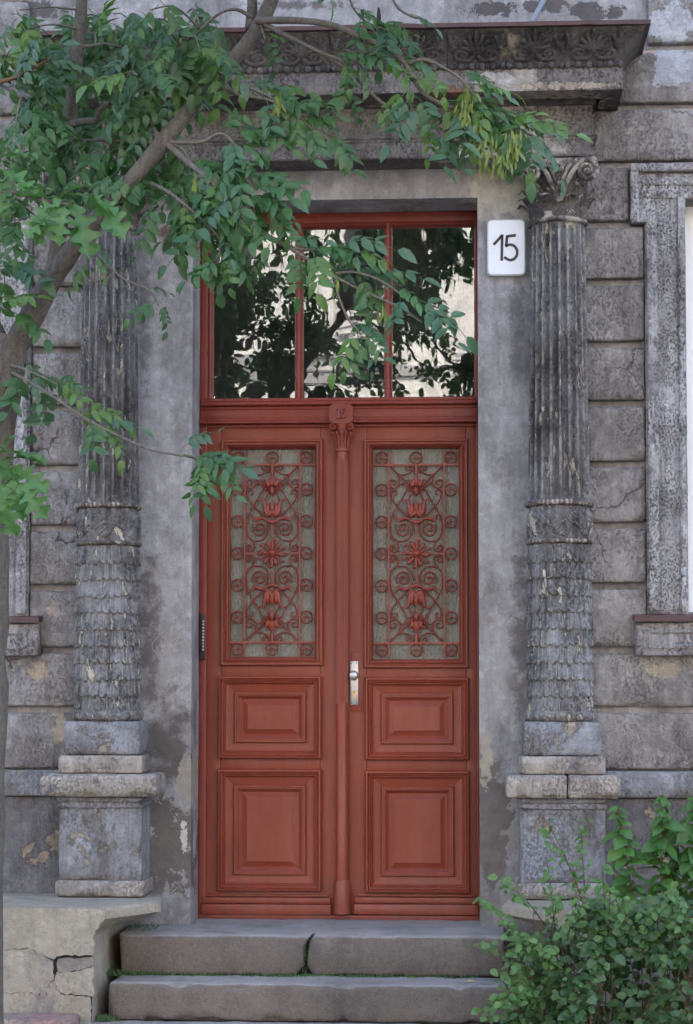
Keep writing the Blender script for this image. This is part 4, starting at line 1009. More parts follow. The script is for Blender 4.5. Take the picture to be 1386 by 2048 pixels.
for s_ in (-1, 1):
    sp = spiral(s_*0.038, lz(858), 0.016, 0.003, math.pi/2, -1.6*s_, 24)
    MB().tube([(x, -0.044, z) for x, z in sp], 0.0055, 6, flat=1.8).build('volute', M['red'], ps, smooth=60)
# knob plate
hp = obj('knob_plate', None, dr, (dX(708.5, 1365) - cr.x, 0, 0))
MB().rbox(-0.0185, 0.0185, -0.008, 0.0, lz(1410), lz(1322), r=0.003, seg=0.1, amp=0).build('plate', M['alu'], hp, smooth='all')
MB().lathe([(0.001, -0.062), (0.012, -0.0615), (0.020, -0.056), (0.0215, -0.048), (0.018, -0.038), (0.009, -0.030), (0.008, -0.012), (0.017, -0.009), (0.017, -0.006)], 24, (0, 0, lz(1351)), axis='y').build('knob', M['alu'], hp, smooth=50)
MB().lathe([(0.001, -0.0105), (0.008, -0.0105), (0.008, -0.006)], 14, (0, 0, lz(1385)), axis='y').box(-0.0035, 0.0035, -0.0103, -0.006, lz(1397), lz(1387)).build('lock_cylinder', M['brass'], hp)
MB().box(-0.0014, 0.0014, -0.0115, -0.0085, lz(1386.5), lz(1383)).build('keyhole', M['dark'], hp)
scr = MB().lathe([(0.0005, -0.0095), (0.0028, -0.009), (0.003, -0.006)], 8, axis='y').build('screw', M['dark'], link=False)
for x in (-0.0115, 0.0115):
    for py in (1326.5, 1405.5): obj('screw', scr, hp, (x, 0, lz(py)))
# repaired lock patch and filled-in old lock, faint on the stile
MB().rbox(dX(702, 1365) - cr.x, dX(727, 1365) - cr.x, -0.0016, 0.01, lz(1424), lz(1306), r=0.001, seg=0.2, amp=0).build('patch_board', M['red'], dr, smooth='all')
MB().lathe([(0.0245, -0.0004), (0.0245, -0.0022), (0.0215, -0.0022), (0.0215, -0.0008), (0.001, -0.001)], 28, (dX(711, 1242) - cr.x, 0, lz(1242)), axis='y').build('filled_lock_hole', M['red'], dr)

# ------------------------------------------------------------------ number plate, intercom
plY = -0.028
pc = P(1012.5, 495, plY); kx = 77 / PXM(plY) / 2; kz = 114 / PXM(plY) / 2
npz = thing('house_number', 'white house number plate reading 15 on the wall beside the door', 'number plate', (pc.x, plY, pc.z))
def rrect(w, h, r, n=6):
    out = []
    for cx, cz, a0 in ((w-r, h-r, 0), (-w+r, h-r, 90), (-w+r, -h+r, 180), (w-r, -h+r, 270)):
        out += [(cx + r*math.cos(R(a0 + 90*i/n)), cz + r*math.sin(R(a0 + 90*i/n))) for i in range(n+1)]
    return out
MB().poly(rrect(kx, kz, 0.022), 0.002, 0.03).build('plate_box', M['rim'], npz)
MB().poly(rrect(kx - 0.005, kz - 0.005, 0.019), -0.004, 0.002).build('plate_face', M['white'], npz)
ZS = 1 / (3.108 * PXM(plY)); zc_ = lambda pts: [((x - 224) * ZS, (672 - y) * ZS) for x, y in pts]
def ribbon(pts, w, nm):
    pts = [Vector((a, c)) for a, c in pts]; m_ = MB(); L, Rr = [], []
    for i, p in enumerate(pts):
        t = (pts[min(i+1, len(pts)-1)] - pts[max(i-1, 0)]).normalized(); n_ = Vector((-t.y, t.x)) * w
        L.append(p + n_); Rr.append(p - n_)
    m_.grid([[(p.x, -0.0062, p.y) for p in L], [(p.x, -0.0062, p.y) for p in Rr]])
    m_.grid([[(p.x, -0.0062, p.y) for p in L], [(p.x, -0.004, p.y) for p in L]]); m_.grid([[(p.x, -0.0062, p.y) for p in Rr], [(p.x, -0.004, p.y) for p in Rr]])
    return m_
one = MB(); 
for pl in ([(145, 655), (172, 626), (201, 594)], [(199, 592), (197, 672), (195, 757)]):
    r_ = ribbon(zc_(pl), 8.5 * ZS, ''); one.add(r_.v, r_.f)
one.build('digit', M['digit'], npz)['label'] = 'numeral 1'
five = MB()
for pl in ([(284, 597), (256, 600), (224, 604)], [(230, 602), (226, 636), (222, 668)], ):
    r_ = ribbon(zc_(pl), 8.5 * ZS, ''); five.add(r_.v, r_.f)
r_ = ribbon(smoothpath(zc_([(220, 666), (245, 656), (272, 664), (290, 690), (290, 722), (272, 746), (244, 753), (210, 734)]), 5), 8.5 * ZS, ''); five.add(r_.v, r_.f)
five.build('digit', M['digit'], npz)['label'] = 'numeral 5'

ic = thing('intercom', 'narrow dark intercom panel with a row of buttons on the left door post', 'intercom', (dX(406.5, 1274), DY - 0.012, dZ(1274)))
MB().rbox(-0.012, 0.012, -0.014, 0.002, -0.102, 0.102, r=0.003, seg=0.1, amp=0).build('panel', M['panelm'], ic, smooth='all')
btn = MB().lathe([(0.001, -0.019), (0.004, -0.0185), (0.0048, -0.014)], 10, axis='y').build('button', M['rim'], link=False)
for i in range(10): obj('button', btn, ic, (0.003, 0, 0.07 - 0.014 * i))

# ================================================================== STEPS
def P2(px, py, Y): p = P(px, py, Y); return (p.x, p.z)
st1 = thing('stone_step', 'top granite step below the door, cracked through with weeds in the crack', 'step', group='entrance steps')
Y1, Y2, Y3 = -0.365, -0.595, -0.93
def rough_prism(poly, y0, y1, nm, mat, par, ny=10, amp=0.004, rnd=0.017):
    """outline (x, z) pulled back through y with a rounded worn front arris"""
    cx = sum(p[0] for p in poly)/len(poly); cz = sum(p[1] for p in poly)/len(poly)
    dense = []
    for a, c in zip(poly, poly[1:] + poly[:1]):
        n = max(1, int(math.dist(a, c) / 0.03))
        dense += [(a[0] + (c[0]-a[0])*i/n, a[1] + (c[1]-a[1])*i/n) for i in range(n)]
    rows = []
    def ins(p, k): 
        v = Vector((cx - p[0], cz - p[1])); dz = max(-1, min(1, v.y / 0.05)); dx_ = max(-1, min(1, v.x / 0.3))
        return (p[0] + (1 if v.x > 0 else -1) * k * (1 if abs(v.x) > 0.2 else 0.4), p[1] + (k if v.y > 0 else -k))
    lay = [(y0, rnd), (y0 + rnd*0.3, rnd*0.35), (y0 + rnd, 0.0)] + [(y0 + rnd + (y1 - y0 - rnd)*i/ny, 0.0) for i in range(1, ny + 1)]
    for (y, k) in lay:
        row = []
        for p in dense:
            q = ins(p, k) if k else p; v = Vector((q[0], y, q[1])); row.append(tuple(v + noise.noise_vector(v*12)*amp + noise.noise_vector(v*45)*amp*0.5))
        rows.append(row)
    m_ = MB().grid(rows, True)
    # front face as a fan of strips
    n = len(dense); m_.f.append(tuple(range(n)))
    return m_.build(nm, mat, par, smooth=40)
sc5 = lambda x, y: (180 + x * 0.635, 1800 + y * 0.635)
zt, zb = Z_LAND, Z_S1
def s1(pts): return [P2(*sc5(x, y), Y1) for x, y in pts]
xl = P(237, 1910, Y1).x; xr = P(1010, 1910, Y1).x
cl_ = s1([(694, 118), (676, 140), (673, 175), (674, 208), (648, 238)]); cr_ = s1([(708, 104), (690, 128), (684, 160), (682, 208), (706, 236)])
cl_[0] = (cl_[0][0], zt); cr_[0] = (cr_[0][0], zt); cl_[-1] = (cl_[-1][0], zb + 0.002); cr_[-1] = (cr_[-1][0], zb + 0.002)
rough_prism([(xl, zt)] + cl_ + [(xl + 0.01, zb + 0.002)], Y1, 0.33, 'step_stone', M['step'], st1)
rough_prism(cr_[::-1] + [(cr_[0][0], zt), (xr, zt), (xr, zb + 0.002)][1:], Y1, 0.33, 'step_stone', M['step'], st1)
MB().box(xl + 0.05, xr - 0.02, Y1 + 0.06, 0.3, zb - 0.1, zt - 0.03).build('core', M['dark'], st1)
MB().rbox(cl_[1][0] - 0.05, cr_[0][0] + 0.05, Y1 + 0.085, 0.3, zt - 0.05, zt + 0.0005, r=0.004, seg=0.03, amp=0.002).build('crack_filling', M['step'], st1, smooth='all')
def stepb(label, pxl, pxr, py, y0, y1, z0, z1):
    s_ = thing('stone_step', label, 'step', group='entrance steps')
    MB().rbox(P(pxl, py, y0).x, P(pxr, py, y0).x, y0, y1, z0, z1, r=0.018, seg=0.025, amp=0.004, chip=0.022).build('step_stone', M['step'], s_, smooth='all')
stepb('middle granite step, whole, with grass along its back edge', 216, 1014, 2000, Y2, Y1 + 0.03, Z_S2 - 0.01, Z_S1)
stepb('lowest step, only its pale tread showing at the bottom edge', 130, 1110, 2044, Y3, Y2 + 0.03, 0.0, Z_S2 - 0.012)

# cheek walls beside the steps
def cheek(left):
    T = (lambda x: x) if left else mir
    c = thing('cheek_wall', 'cracked ochre rendered cheek wall left of the steps' if left else 'pale cheek wall right of the steps, behind the shrub', 'wall', group='walls beside the steps')
    YF = -0.64
    zt = P(321, 1802, -0.35).z
    xf, xm_, xb_ = P(212, 1817, YF).x, P(321, 1802, -0.35).x, P(322, 1802, 0).x; xo = xf - 1.6
    zb = zt - 0.043; zn = P(190, 1868, YF).z; xn, xnb = P(186, 1868, YF).x, P(250, 1868, 0).x
    rows = []
    for (yk, t) in [(YF, 0), (YF + 0.02, .07), (-0.50, .5), (-0.35, 1.0), (0.0, 2.0)]:
        xr_ = xf + (xm_ - xf)*t if t <= 1 else xb_
        xn_ = xn + (xnb - xn)*(yk - YF)/(-YF)
        prof = [(xo, zt), (xr_ - 0.012, zt), (xr_, zt - 0.012), (xr_ + 0.002, zb), (xr_ - 0.03, zb - 0.014), (xn_ + 0.01, zn), (xn_, zn - 0.012), (xn_, 0.0), (xo, 0.0)]
        rows.append([(T(p[0]), yk, p[1] + 0.002 * noise.noise(Vector((p[0]*7, yk*9, p[1]*7)))) for p in prof])
    m_ = MB().grid(rows); m_.f.append(tuple(range(9)))
    m_.build('wall_core', M['cheek'], c, smooth=30)
    if left:
        yf = YF - 0.016
        MB().poly([P2(*q, YF) for q in ((-115, 1822), (205, 1824), (205, 1838), (184, 1870), (184, 2080), (-115, 2080))], YF - 0.005, YF - 0.002).build('crack_ground', M['dark'], c)
        def piece(pts, y, mat, nm='render_patch'):
            gx_ = sum(q[0] for q in pts) / len(pts); gy_ = sum(q[1] for q in pts) / len(pts)
            pts = [(q[0] + (1.15 if q[0] > gx_ else -1.15), q[1] + (1.0 if q[1] > gy_ else -1.0)) for q in pts]
            pl = []
            for a, b2 in zip(pts, pts[1:] + pts[:1]):
                n = max(1, int(math.dist(a, b2) / 7))
                for i in range(n):
                    q = (a[0] + (b2[0]-a[0])*i/n, a[1] + (b2[1]-a[1])*i/n)
                    q = (q[0] + noise.noise(Vector((q[0]*.11, q[1]*.11, 3))) * 4.5, q[1] + noise.noise(Vector((q[0]*.11, q[1]*.11, 9))) * 4.5)
                    pl.append(P2(*q, y))
            MB().poly(pl, y, YF - 0.004).build(nm, mat, c)
        piece([(-120, 1816), (211, 1819), (211, 1836), (198, 1850), (187, 1868), (187, 1909), (150, 1909), (113, 1913), (106, 1918), (82, 1909), (56, 1894), (22, 1896), (0, 1903), (-120, 1900)], yf, M['cheek'])
        piece([(-120, 1904), (0, 1907), (22, 1900), (56, 1898), (80, 1912), (104, 1922), (106, 1958), (82, 1986), (0, 1984), (-120, 1984)], yf + 0.002, M['patchy'])
        piece([(-120, 1987), (0, 1987), (79, 1989), (70, 2046), (55, 2085), (-120, 2085)], yf + 0.003, M['patchy'])
        piece([(116, 1919), (186, 1913), (186, 1930), (150, 1942), (116, 1944)], yf + 0.010, M['patchy'])
        piece([(113, 1947), (152, 1945), (186, 1934), (186, 1991), (122, 1986), (110, 1962)], yf + 0.001, M['cheek'])
        piece([(84, 1987), (106, 1962), (119, 1988), (108, 2012), (106, 2040), (73, 2042), (80, 1992)], yf + 0.004, M['patchy'])
        piece([(122, 1990), (180, 1996), (181, 2085), (70, 2085), (110, 2044), (109, 2012), (120, 1992)], yf + 0.002, M['cheek'])
cheek(True); cheek(False)
p0 = P(-40, 2050, -0.86); p1 = P(143, 2050, -0.86); zk = P(60, 2041, -0.86).z
tag(MB().rbox(p0.x, p1.x, -0.86, -0.665, 0.0, zk, r=0.02, seg=0.03, amp=0.004, chip=0.015).build('kerb_stone', M['brick'], smooth='all'), 'worn red and grey kerb stone at the lower left corner', 'kerb')

# ================================================================== PLANTS
def leaflet(m, o, d, n, L, Wd, bend=0.25, fold=0.25, steps=7, shape=0.75):
    """ovate blade from o along d, face normal n"""
    d = d.normalized(); s_ = d.cross(n).normalized(); n = s_.cross(d).normalized()
    rows = []
    for i in range(steps + 1):
        t = i / steps
        w = Wd * 0.5 * ((math.sin(math.pi * t ** shape) ** 0.85) * (1.07 if i % 2 else 0.95) if 0 < t < 1 else 0.03)
        c = o + d * (L * (t - 0.12 * bend * t * t)) - n * (L * bend * t * t)
        rows.append([tuple(c - s_ * w + n * w * fold), tuple(c), tuple(c + s_ * w + n * w * fold)])
    m.grid(rows)
def ash_leaf(rn, L=0.175, pairs=3):
    m = MB(); pts = []
    droop = rn.uniform(0.15, 0.55)
    f = lambda t: Vector((L * t, 0.02 * math.sin(t * 3 + rn.random()), -L * droop * t * t))
    rach = [f(i / 8) for i in range(9)]
    m.tube(rach, [0.0022 - 0.0012 * i / 8 for i in range(9)], 4, cap=False)
    for k in range(pairs):
        t = 0.28 + 0.62 * k / pairs
        o = f(t); tan = (f(t + 0.02) - f(t)).normalized()
        for s_ in (-1, 1):
            d = tan * rn.uniform(0.45, 0.75) + Vector((0, s_ * 0.8, -rn.uniform(-0.05, 0.35)))
            leaflet(m, o, d, Vector((0.1 * rn.uniform(-1, 1), -s_ * 0.15, 1)), L * rn.uniform(0.30, 0.42), L * rn.uniform(0.14, 0.18), rn.uniform(0.05, 0.5), rn.uniform(0.1, 0.5))
    tan = (f(1.0) - f(0.96)).normalized()
    leaflet(m, f(1.0), tan + Vector((0, 0, -0.1)), Vector((0, 0, 1)), L * rn.uniform(0.36, 0.44), L * 0.19, rn.uniform(0.1, 0.5), 0.25)
    return m
rn = random.Random(3)
ASH = []
for mk in ('ash1', 'ash1', 'ash2', 'ash2', 'ash3'):
    for k in range(4): ASH.append(ash_leaf(rn, pairs=rn.choice((3, 4, 4, 5))).build('leaf', M[mk], smooth='all', fix=False, link=False))
def orient(d, up):
    d = d.normalized(); y = up.cross(d)
    y = y.normalized() if y.length > 1e-4 else d.orthogonal().normalized()
    z = d.cross(y); return Matrix((d, y, z)).transposed().to_4x4()

TY = -2.15                                       # depth of the ash tree
tree = thing('ash_tree', 'young ash tree with a forked trunk leaning over the doorway from the left', 'tree', (P(-30, 1500, TY).x, TY, 0))
tinv = tree.matrix_world.inverted() if False else Matrix.Translation(-Vector((P(-30, 1500, TY).x, TY, 0)))
tp = lambda px, py, dy=0.0: tinv @ P(px, py, TY + dy)
ALLPTS = []
def limb(pts, r, nm, mat, k=5, n=10, reg=True):
    """pts (px, py, dy); r radii in pixels"""
    pp = smoothpath([(*p, 0.0)[:3] for p in pts], k); rr = smoothpath([(q,) for q in r], k)
    W3 = [tp(*p) for p in pp]; rad = [q[0] / PXM(TY) for q in rr]
    W3 = [w + noise.noise_vector(w * 6) * 0.006 for w in W3]
    rad = [q * (1 + 0.14 * noise.noise(w * 9) + 0.06 * noise.noise(w * 31)) for q, w in zip(rad, W3)]
    o = MB().tube(W3, rad, n).build(nm, mat, tree, smooth='all')
    if reg: ALLPTS.extend(pp)
    return pp
limb([(-48, 2230, 0), (-44, 1900, 0), (-34, 1500, 0), (-26, 1150, 0), (-18, 950, 0), (-2, 800, 0), (14, 715, 0), (24, 672, 0)], [62, 50, 46, 44, 43, 43, 42, 30], 'trunk', M['bark'], 6, 16, False)
limb([(12, 720, 0), (55, 648, -.02), (112, 548, -.05), (160, 478, -.08), (215, 413, -.1), (265, 357, -.12), (330, 280, -.12), (380, 215, -.1), (432, 150, -.08), (492, 88, -.05), (530, 28, 0), (562, -50, .05), (610, -190, .1), (650, -330, .1)], [28, 25, 21, 18.5, 17, 16.5, 16.5, 15.5, 15, 15, 14.5, 13, 10, 7], 'branch', M['bark'], 5, 14)
limb([(25, 705, .05), (70, 640, .1), (100, 565, .15), (116, 480, .2), (128, 385, .2), (134, 300, .2), (142, 215, .2), (152, 130, .2), (160, 40, .2), (168, -70, .2), (176, -250, .25)], [22, 19, 17, 16.5, 16, 16, 15, 14, 13, 12, 8], 'branch', M['bark'], 5, 12)
limb([(8, 700, 0), (-30, 610, 0), (-60, 480, 0), (-70, 300, 0)], [22, 18, 15, 12], 'branch', M['bark'], 5, 10)
limb([(500, 60, 0), (505, 10, .03), (500, -60, .06)], [12, 11, 9], 'branch', M['bark'], 4, 10)
TW = []
def twig(pts, r0=5, r1=2.5, leaves=0, t0=0.2, mat='twig', tight=1.0):
    n = len(pts); pp = limb(pts, [r0 + (r1 - r0) * i / (n - 1) for i in range(n)], 'twig', M[mat], 5, 6)
    TW.append((pp, leaves, t0, tight)); return pp
twig([(512, 42, -.05), (600, 40, -.1), (660, 50, -.12), (720, 72, -.12), (770, 95, -.12), (805, 122, -.12), (825, 155, -.12), (850, 188, -.12), (885, 207, -.12), (930, 222, -.1), (985, 245, -.1), (1030, 258, -.1), (1065, 272, -.08)], 7.5, 2.5, 16, 0.64)
twig([(815, 126, -.12), (850, 120, -.14), (890, 138, -.14), (922, 158, -.14), (950, 190, -.14), (975, 215, -.12)], 4.5, 2.0, 8, 0.55)
twig([(525, 48, -.05), (580, 75, -.08), (625, 97, -.1), (665, 120, -.1), (700, 143, -.1), (730, 175, -.1), (768, 208, -.1), (805, 233, -.1), (860, 250, -.1), (925, 272, -.1), (975, 300, -.1)], 5.5, 2.2, 8, 0.75)
twig([(856, 249, -.1), (880, 234, -.1), (915, 232, -.1), (960, 250, -.1)], 3, 1.5, 3, 0.5)
twig([(432, 150, -.08), (470, 166, -.12), (515, 180, -.15), (545, 195, -.16)], 4, 2.5, 2, 0.3)
twig([(425, 172, -.08), (480, 188, -.12), (525, 195, -.16), (565, 212, -.18), (600, 238, -.18), (640, 268, -.18)], 4.5, 2.0, 12, 0.35)
twig([(330, 285, -.12), (352, 305, -.16), (385, 335, -.2), (425, 365, -.22), (470, 418, -.22), (500, 447, -.22), (545, 475, -.22), (592, 503, -.22), (640, 535, -.22), (690, 565, -.22), (745, 592, -.22), (800, 615, -.22), (845, 645, -.22)], 6.5, 2.2, 0, 0.5)
twig([(575, 492, -.22), (610, 500, -.22), (650, 500, -.22), (700, 508, -.22)], 3, 1.5, 10, 0.0)
twig([(670, 548, -.22), (710, 545, -.24), (760, 562, -.24), (810, 595, -.24), (845, 625, -.24)], 3, 1.6, 8, 0.1)
twig([(668, 558, -.22), (680, 600, -.22), (698, 640, -.22), (715, 660, -.24), (725, 680, -.24)], 3.2, 1.5, 7, 0.5)
twig([(340, 288, -.12), (365, 300, -.15), (382, 332, -.18), (420, 352, -.22), (455, 385, -.24), (490, 420, -.24)], 4, 2, 10, 0.3)
twig([(330, 285, -.12), (400, 285, -.18), (440, 268, -.2), (470, 290, -.22), (490, 340, -.22), (515, 380, -.22)], 4, 2, 12, 0.35)
twig([(300, 365, -.1), (340, 385, -.2), (385, 420, -.24), (420, 455, -.24), (440, 480, -.24)], 4, 2, 11, 0.1)
twig([(430, 400, -.24), (438, 450, -.25), (440, 500, -.25), (432, 515, -.25)], 2.5, 1.5, 4, 0.6)
twig([(505, 38, .0), (480, 20, -.02), (455, 22, -.04), (425, 40, -.06), (395, 65, -.08), (360, 90, -.1)], 4.5, 2.2, 8, 0.6)
twig([(128, 250, .2), (175, 242, .15), (192, 240, .12), (198, 222, .1), (220, 208, .1), (242, 200, .1)], 8, 5.5, 2, 0.7)
twig([(232, 140, .0), (262, 195, -.04), (298, 245, -.08), (326, 286, -.12)], 3, 5, 5, 0.0)
twig([(326, 286, -.12), (255, 283, -.05), (190, 280, .05), (150, 285, .1), (110, 302, .1), (70, 328, .1)], 4, 3, 6, 0.2)
twig([(153, 95, .2), (185, 92, .18), (215, 88, .16), (250, 95, .14)], 3.5, 2, 4, 0.4)
twig([(-40, 175, 0), (20, 158, -.05), (60, 142, -.1), (95, 122, -.1)], 5, 3, 4, 0.4, 'redstem')
twig([(-20, 150, 0), (15, 175, 0), (40, 195, 0), (70, 210, 0)], 4, 2.5, 4, 0.3)
twig([(20, 745, -.05), (60, 765, -.12), (95, 787, -.15), (135, 812, -.18), (175, 838, -.2), (240, 874, -.2), (300, 900, -.2), (345, 908, -.2), (385, 915, -.2), (420, 935, -.22)], 3.6, 2.4, 0)
twig([(14, 730, -.05), (50, 740, -.1), (85, 755, -.14), (115, 770, -.16)], 3, 1.8, 8, 0.0)
twig([(150, 822, -.2), (175, 838, -.2), (205, 855, -.2)], 2, 1.5, 4, 0.1)
twig([(365, 908, -.2), (400, 918, -.22), (432, 940, -.24)], 2, 1.5, 11, 0.0, tight=0.9)
twig([(165, 480, -.08), (200, 515, -.16), (245, 555, -.18), (290, 575, -.2), (308, 592, -.2)], 3, 1.8, 0)
twig([(165, 480, -.08), (175, 500, -.14), (190, 520, -.16)], 2.2, 1.5, 3, 0.2, tight=0.7)
twig([(295, 578, -.2), (310, 595, -.2), (318, 612, -.2)], 1.6, 1.2, 3, 0.1, tight=0.62)
twig([(-40, 520, -.1), (-15, 535, -.15), (10, 545, -.15)], 3, 1.8, 3, 0.4)
twig([(-40, 600, -.1), (-10, 610, -.15), (15, 620, -.15)], 3, 1.8, 2, 0.5)
twig([(690, -60, -.05), (700, 0, -.1), (715, 28, -.1), (745, 50, -.1), (790, 68, -.1)], 3, 1.6, 7, 0.35)
twig([(760, -50, -.05), (790, 10, -.1), (810, 27, -.1), (828, 35, -.1), (842, 36, -.1)], 3, 2, 1, 0.3)
twig([(820, 150, -.12), (822, 180, -.16), (815, 205, -.16)], 2, 1.4, 5, 0.2, tight=0.9)
twig([(700, 143, -.1), (690, 165, -.12), (697, 195, -.12)], 2, 1.4, 3, 0.2, tight=0.8)
twig([(590, 78, -.1), (640, 105, -.12), (690, 120, -.12), (740, 120, -.12), (790, 118, -.12)], 2.5, 1.6, 7, 0.3, tight=0.85)
twig([(520, 50, -.05), (525, 65, -.08), (530, 80, -.1)], 2, 1.5, 2, 0.5, tight=0.7)
# leaf masses that fill the upper left, each carried by a twig from the nearest limb
CL = [(60, 55, 6), (110, 95, 5), (35, 105, 4), (200, 35, 5), (190, 75, 4), (235, 70, 4), (285, 45, 4), (330, 75, 6), (375, 25, 6), (350, 110, 5), (300, 100, 4), (90, 130, 5), (150, 130, 3), (230, 120, 5), (275, 150, 6), (330, 160, 5), (400, 105, 6), (400, 150, 3), (380, 180, 4), (60, 165, 4), (110, 180, 4), (190, 165, 5), (240, 185, 4), (40, 215, 6), (85, 215, 6), (30, 255, 5), (75, 270, 5), (120, 255, 4), (165, 215, 5), (200, 195, 3), (40, 310, 3), (250, 230, 3), (275, 255, 4), (215, 300, 6), (260, 320, 6), (190, 340, 5), (240, 360, 5), (280, 330, 4), (310, 230, 2), (335, 205, 2), (100, 340, 3), (20, 400, 3), (30, 440, 3), (15, 490, 2), (300, 20, 3), (150, 20, 4), (40, 20, 3), (390, 145, 3), (350, 325, 3), (365, 350, 4), (335, 395, 5), (400, 385, 5), (440, 330, 5), (480, 330, 4), (470, 395, 4), (510, 420, 4), (425, 440, 4), (520, 480, 3), (360, 420, 3), (450, 480, 2)]
rc = random.Random(11)
for (cx, cy, n) in CL:
    bp = min(ALLPTS, key=lambda q: math.hypot(q[0] - cx, q[1] - cy) + (0 if q[1] < cy + 40 else 60))
    dy = rc.uniform(-0.32, 0.22)
    if 100 < cx < 205 and cy < 400: dy = rc.uniform(0.28, 0.45)
    mid = ((bp[0] + cx) / 2, min(bp[1], cy) - 6, (bp[2] + dy) / 2)
    pp = smoothpath([tuple(bp), mid, (cx, cy, dy)], 4)
    W3 = [tp(*p) for p in pp]
    MB().tube(W3, [0.0045 - 0.0022 * i / (len(W3)-1) for i in range(len(W3))], 5).build('twig', M['twig'], tree, smooth='all')
    TW.append(([(cx + rc.uniform(-28, 28), cy + rc.uniform(-20, 20), dy + rc.uniform(-.08, .08)) for _ in range(max(2, n))], n, 0.0, 0.95))
nleaf = 0; extra = MB()
def add_leaf(pos, d, up, sc, mesh=None):
    global nleaf
    mesh = mesh or rc.choice(ASH)
    mtx = Matrix.Translation(pos) @ orient(d, up) @ Matrix.Scale(sc, 4)
    if nleaf < 300:
        o = obj('leaf', mesh, tree); o.matrix_local = mtx; nleaf += 1
    else:
        extra.add([mtx @ v.co for v in mesh.vertices], [tuple(p.vertices) for p in mesh.polygons])
for (pp, n, t0, tight) in TW:
    n = int(n * 1.0 + 0.5)
    for i in range(n):
        t = t0 + (1 - t0) * (i + 0.5) / n; k = min(len(pp) - 1, int(t * (len(pp) - 1)))
        p = pp[k]; q = pp[min(k + 1, len(pp) - 1)]; q0 = pp[max(0, k - 1)]
        ang = math.atan2(q[1] - q0[1], q[0] - q0[0]) if len(pp) > 8 else rc.uniform(0.2, 2.9)
        ang += (1 if i % 2 else -1) * rc.uniform(0.5, 1.3) if len(pp) > 8 else 0
        if i == n - 1 and len(pp) > 8: ang = math.atan2(q[1] - q0[1], q[0] - q0[0])
        d = Vector((math.cos(ang), rc.uniform(-0.75, 0.25), -math.sin(ang) * 0.6 - rc.uniform(0.0, 0.38)))
        up = Vector((rc.uniform(-.4, .4), rc.uniform(-0.95, -0.3), rc.uniform(0.5, 0.95)))
        add_leaf(tp(p[0] + rc.uniform(-5, 5), p[1] + rc.uniform(-5, 5), p[2]), d, up, tight * rc.uniform(0.6, 1.08))
# crown above the picture (it is what the transom panes reflect)
cr_ = random.Random(21)
for k in range(46):
    base = (cr_.uniform(-250, 800), cr_.uniform(-900, -130), cr_.uniform(-0.9, 0.3)) if k < 37 else (cr_.uniform(660, 1010), cr_.uniform(-330, -210), cr_.uniform(-0.5, 0.0))
    for j in range(11):
        p = tp(base[0] + cr_.gauss(0, 55), base[1] + cr_.gauss(0, 45), base[2] + cr_.gauss(0, 0.1))
        mtx = Matrix.Translation(p) @ orient(Vector((cr_.uniform(-1, 1), cr_.uniform(-1, 1), -0.6)), Vector((0, -0.2, 1))) @ Matrix.Scale(cr_.uniform(0.8, 1.1), 4)
        me = cr_.choice(ASH); extra.add([mtx @ v.co for v in me.vertices], [tuple(q.vertices) for q in me.polygons])
tag(extra.build('crown', M['ash2'], tree, smooth='all', fix=False), kind='stuff')
def limb2(pts, r0, r1):
    n = len(pts); pp = smoothpath(pts, 5); W3 = [tp(*p) for p in pp]
    MB().tube(W3, [(r0 + (r1 - r0) * i / (len(W3)-1)) / PXM(TY) for i in range(len(W3))], 8).build('branch', M['bark'], tree, smooth='all')
for pts, a, c in (([(560, -45, .05), (640, -120, .0), (720, -230, -.1), (780, -380, -.2)], 10, 5), ([(168, -70, .2), (120, -200, .1), (60, -380, 0)], 9, 4), ([(610, -190, .1), (540, -330, .1), (500, -520, .1)], 8, 4), ([(176, -250, .25), (260, -400, .1), (330, -600, 0)], 7, 3), ([(650, -330, .1), (690, -500, 0), (700, -700, -.1)], 8, 3)): limb2(pts, a, c)

# bunches of ash keys
def keys(px, py, dy, n, wpx, hpx):
    m = MB(); r_ = random.Random(int(px))
    c = tp(px, py, dy); k = 1 / PXM(TY)
    for i in range(int(n * 0.6)):
        o = c + Vector((r_.gauss(0, wpx * .42) * k, r_.uniform(-0.03, 0.03), -r_.uniform(0, hpx) * k))
        leaflet(m, o, Vector((r_.gauss(0, .25), r_.gauss(0, .25), -1)), Vector((r_.uniform(-1, 1), -1, 0.2)), 0.038, 0.009, 0.05, 0.1, 4, 1.1)
        m.tube([o, o + Vector((0, 0, 0.012))], 0.0008, 3, cap=False)
    m.tube([c + Vector((0, 0, 0.01)), c - Vector((0, 0, hpx * k))], 0.0015, 4)
    m.build('seed_bunch', M['key'], tree, smooth='all', fix=False)
for a in ((936, 178, -.16, 70, 22, 65), (1022, 262, -.16, 80, 30, 55), (962, 270, -.16, 70, 24, 60), (1000, 300, -.18, 50, 26, 40), (955, 240, -.16, 16, 20, 16), (432, 82, -.2, 18, 12, 22), (560, 190, -.22, 16, 16, 22), (672, 555, -.24, 14, 10, 18), (765, 612, -.24, 16, 14, 20), (390, 355, -.25, 14, 14, 14)): keys(*a)

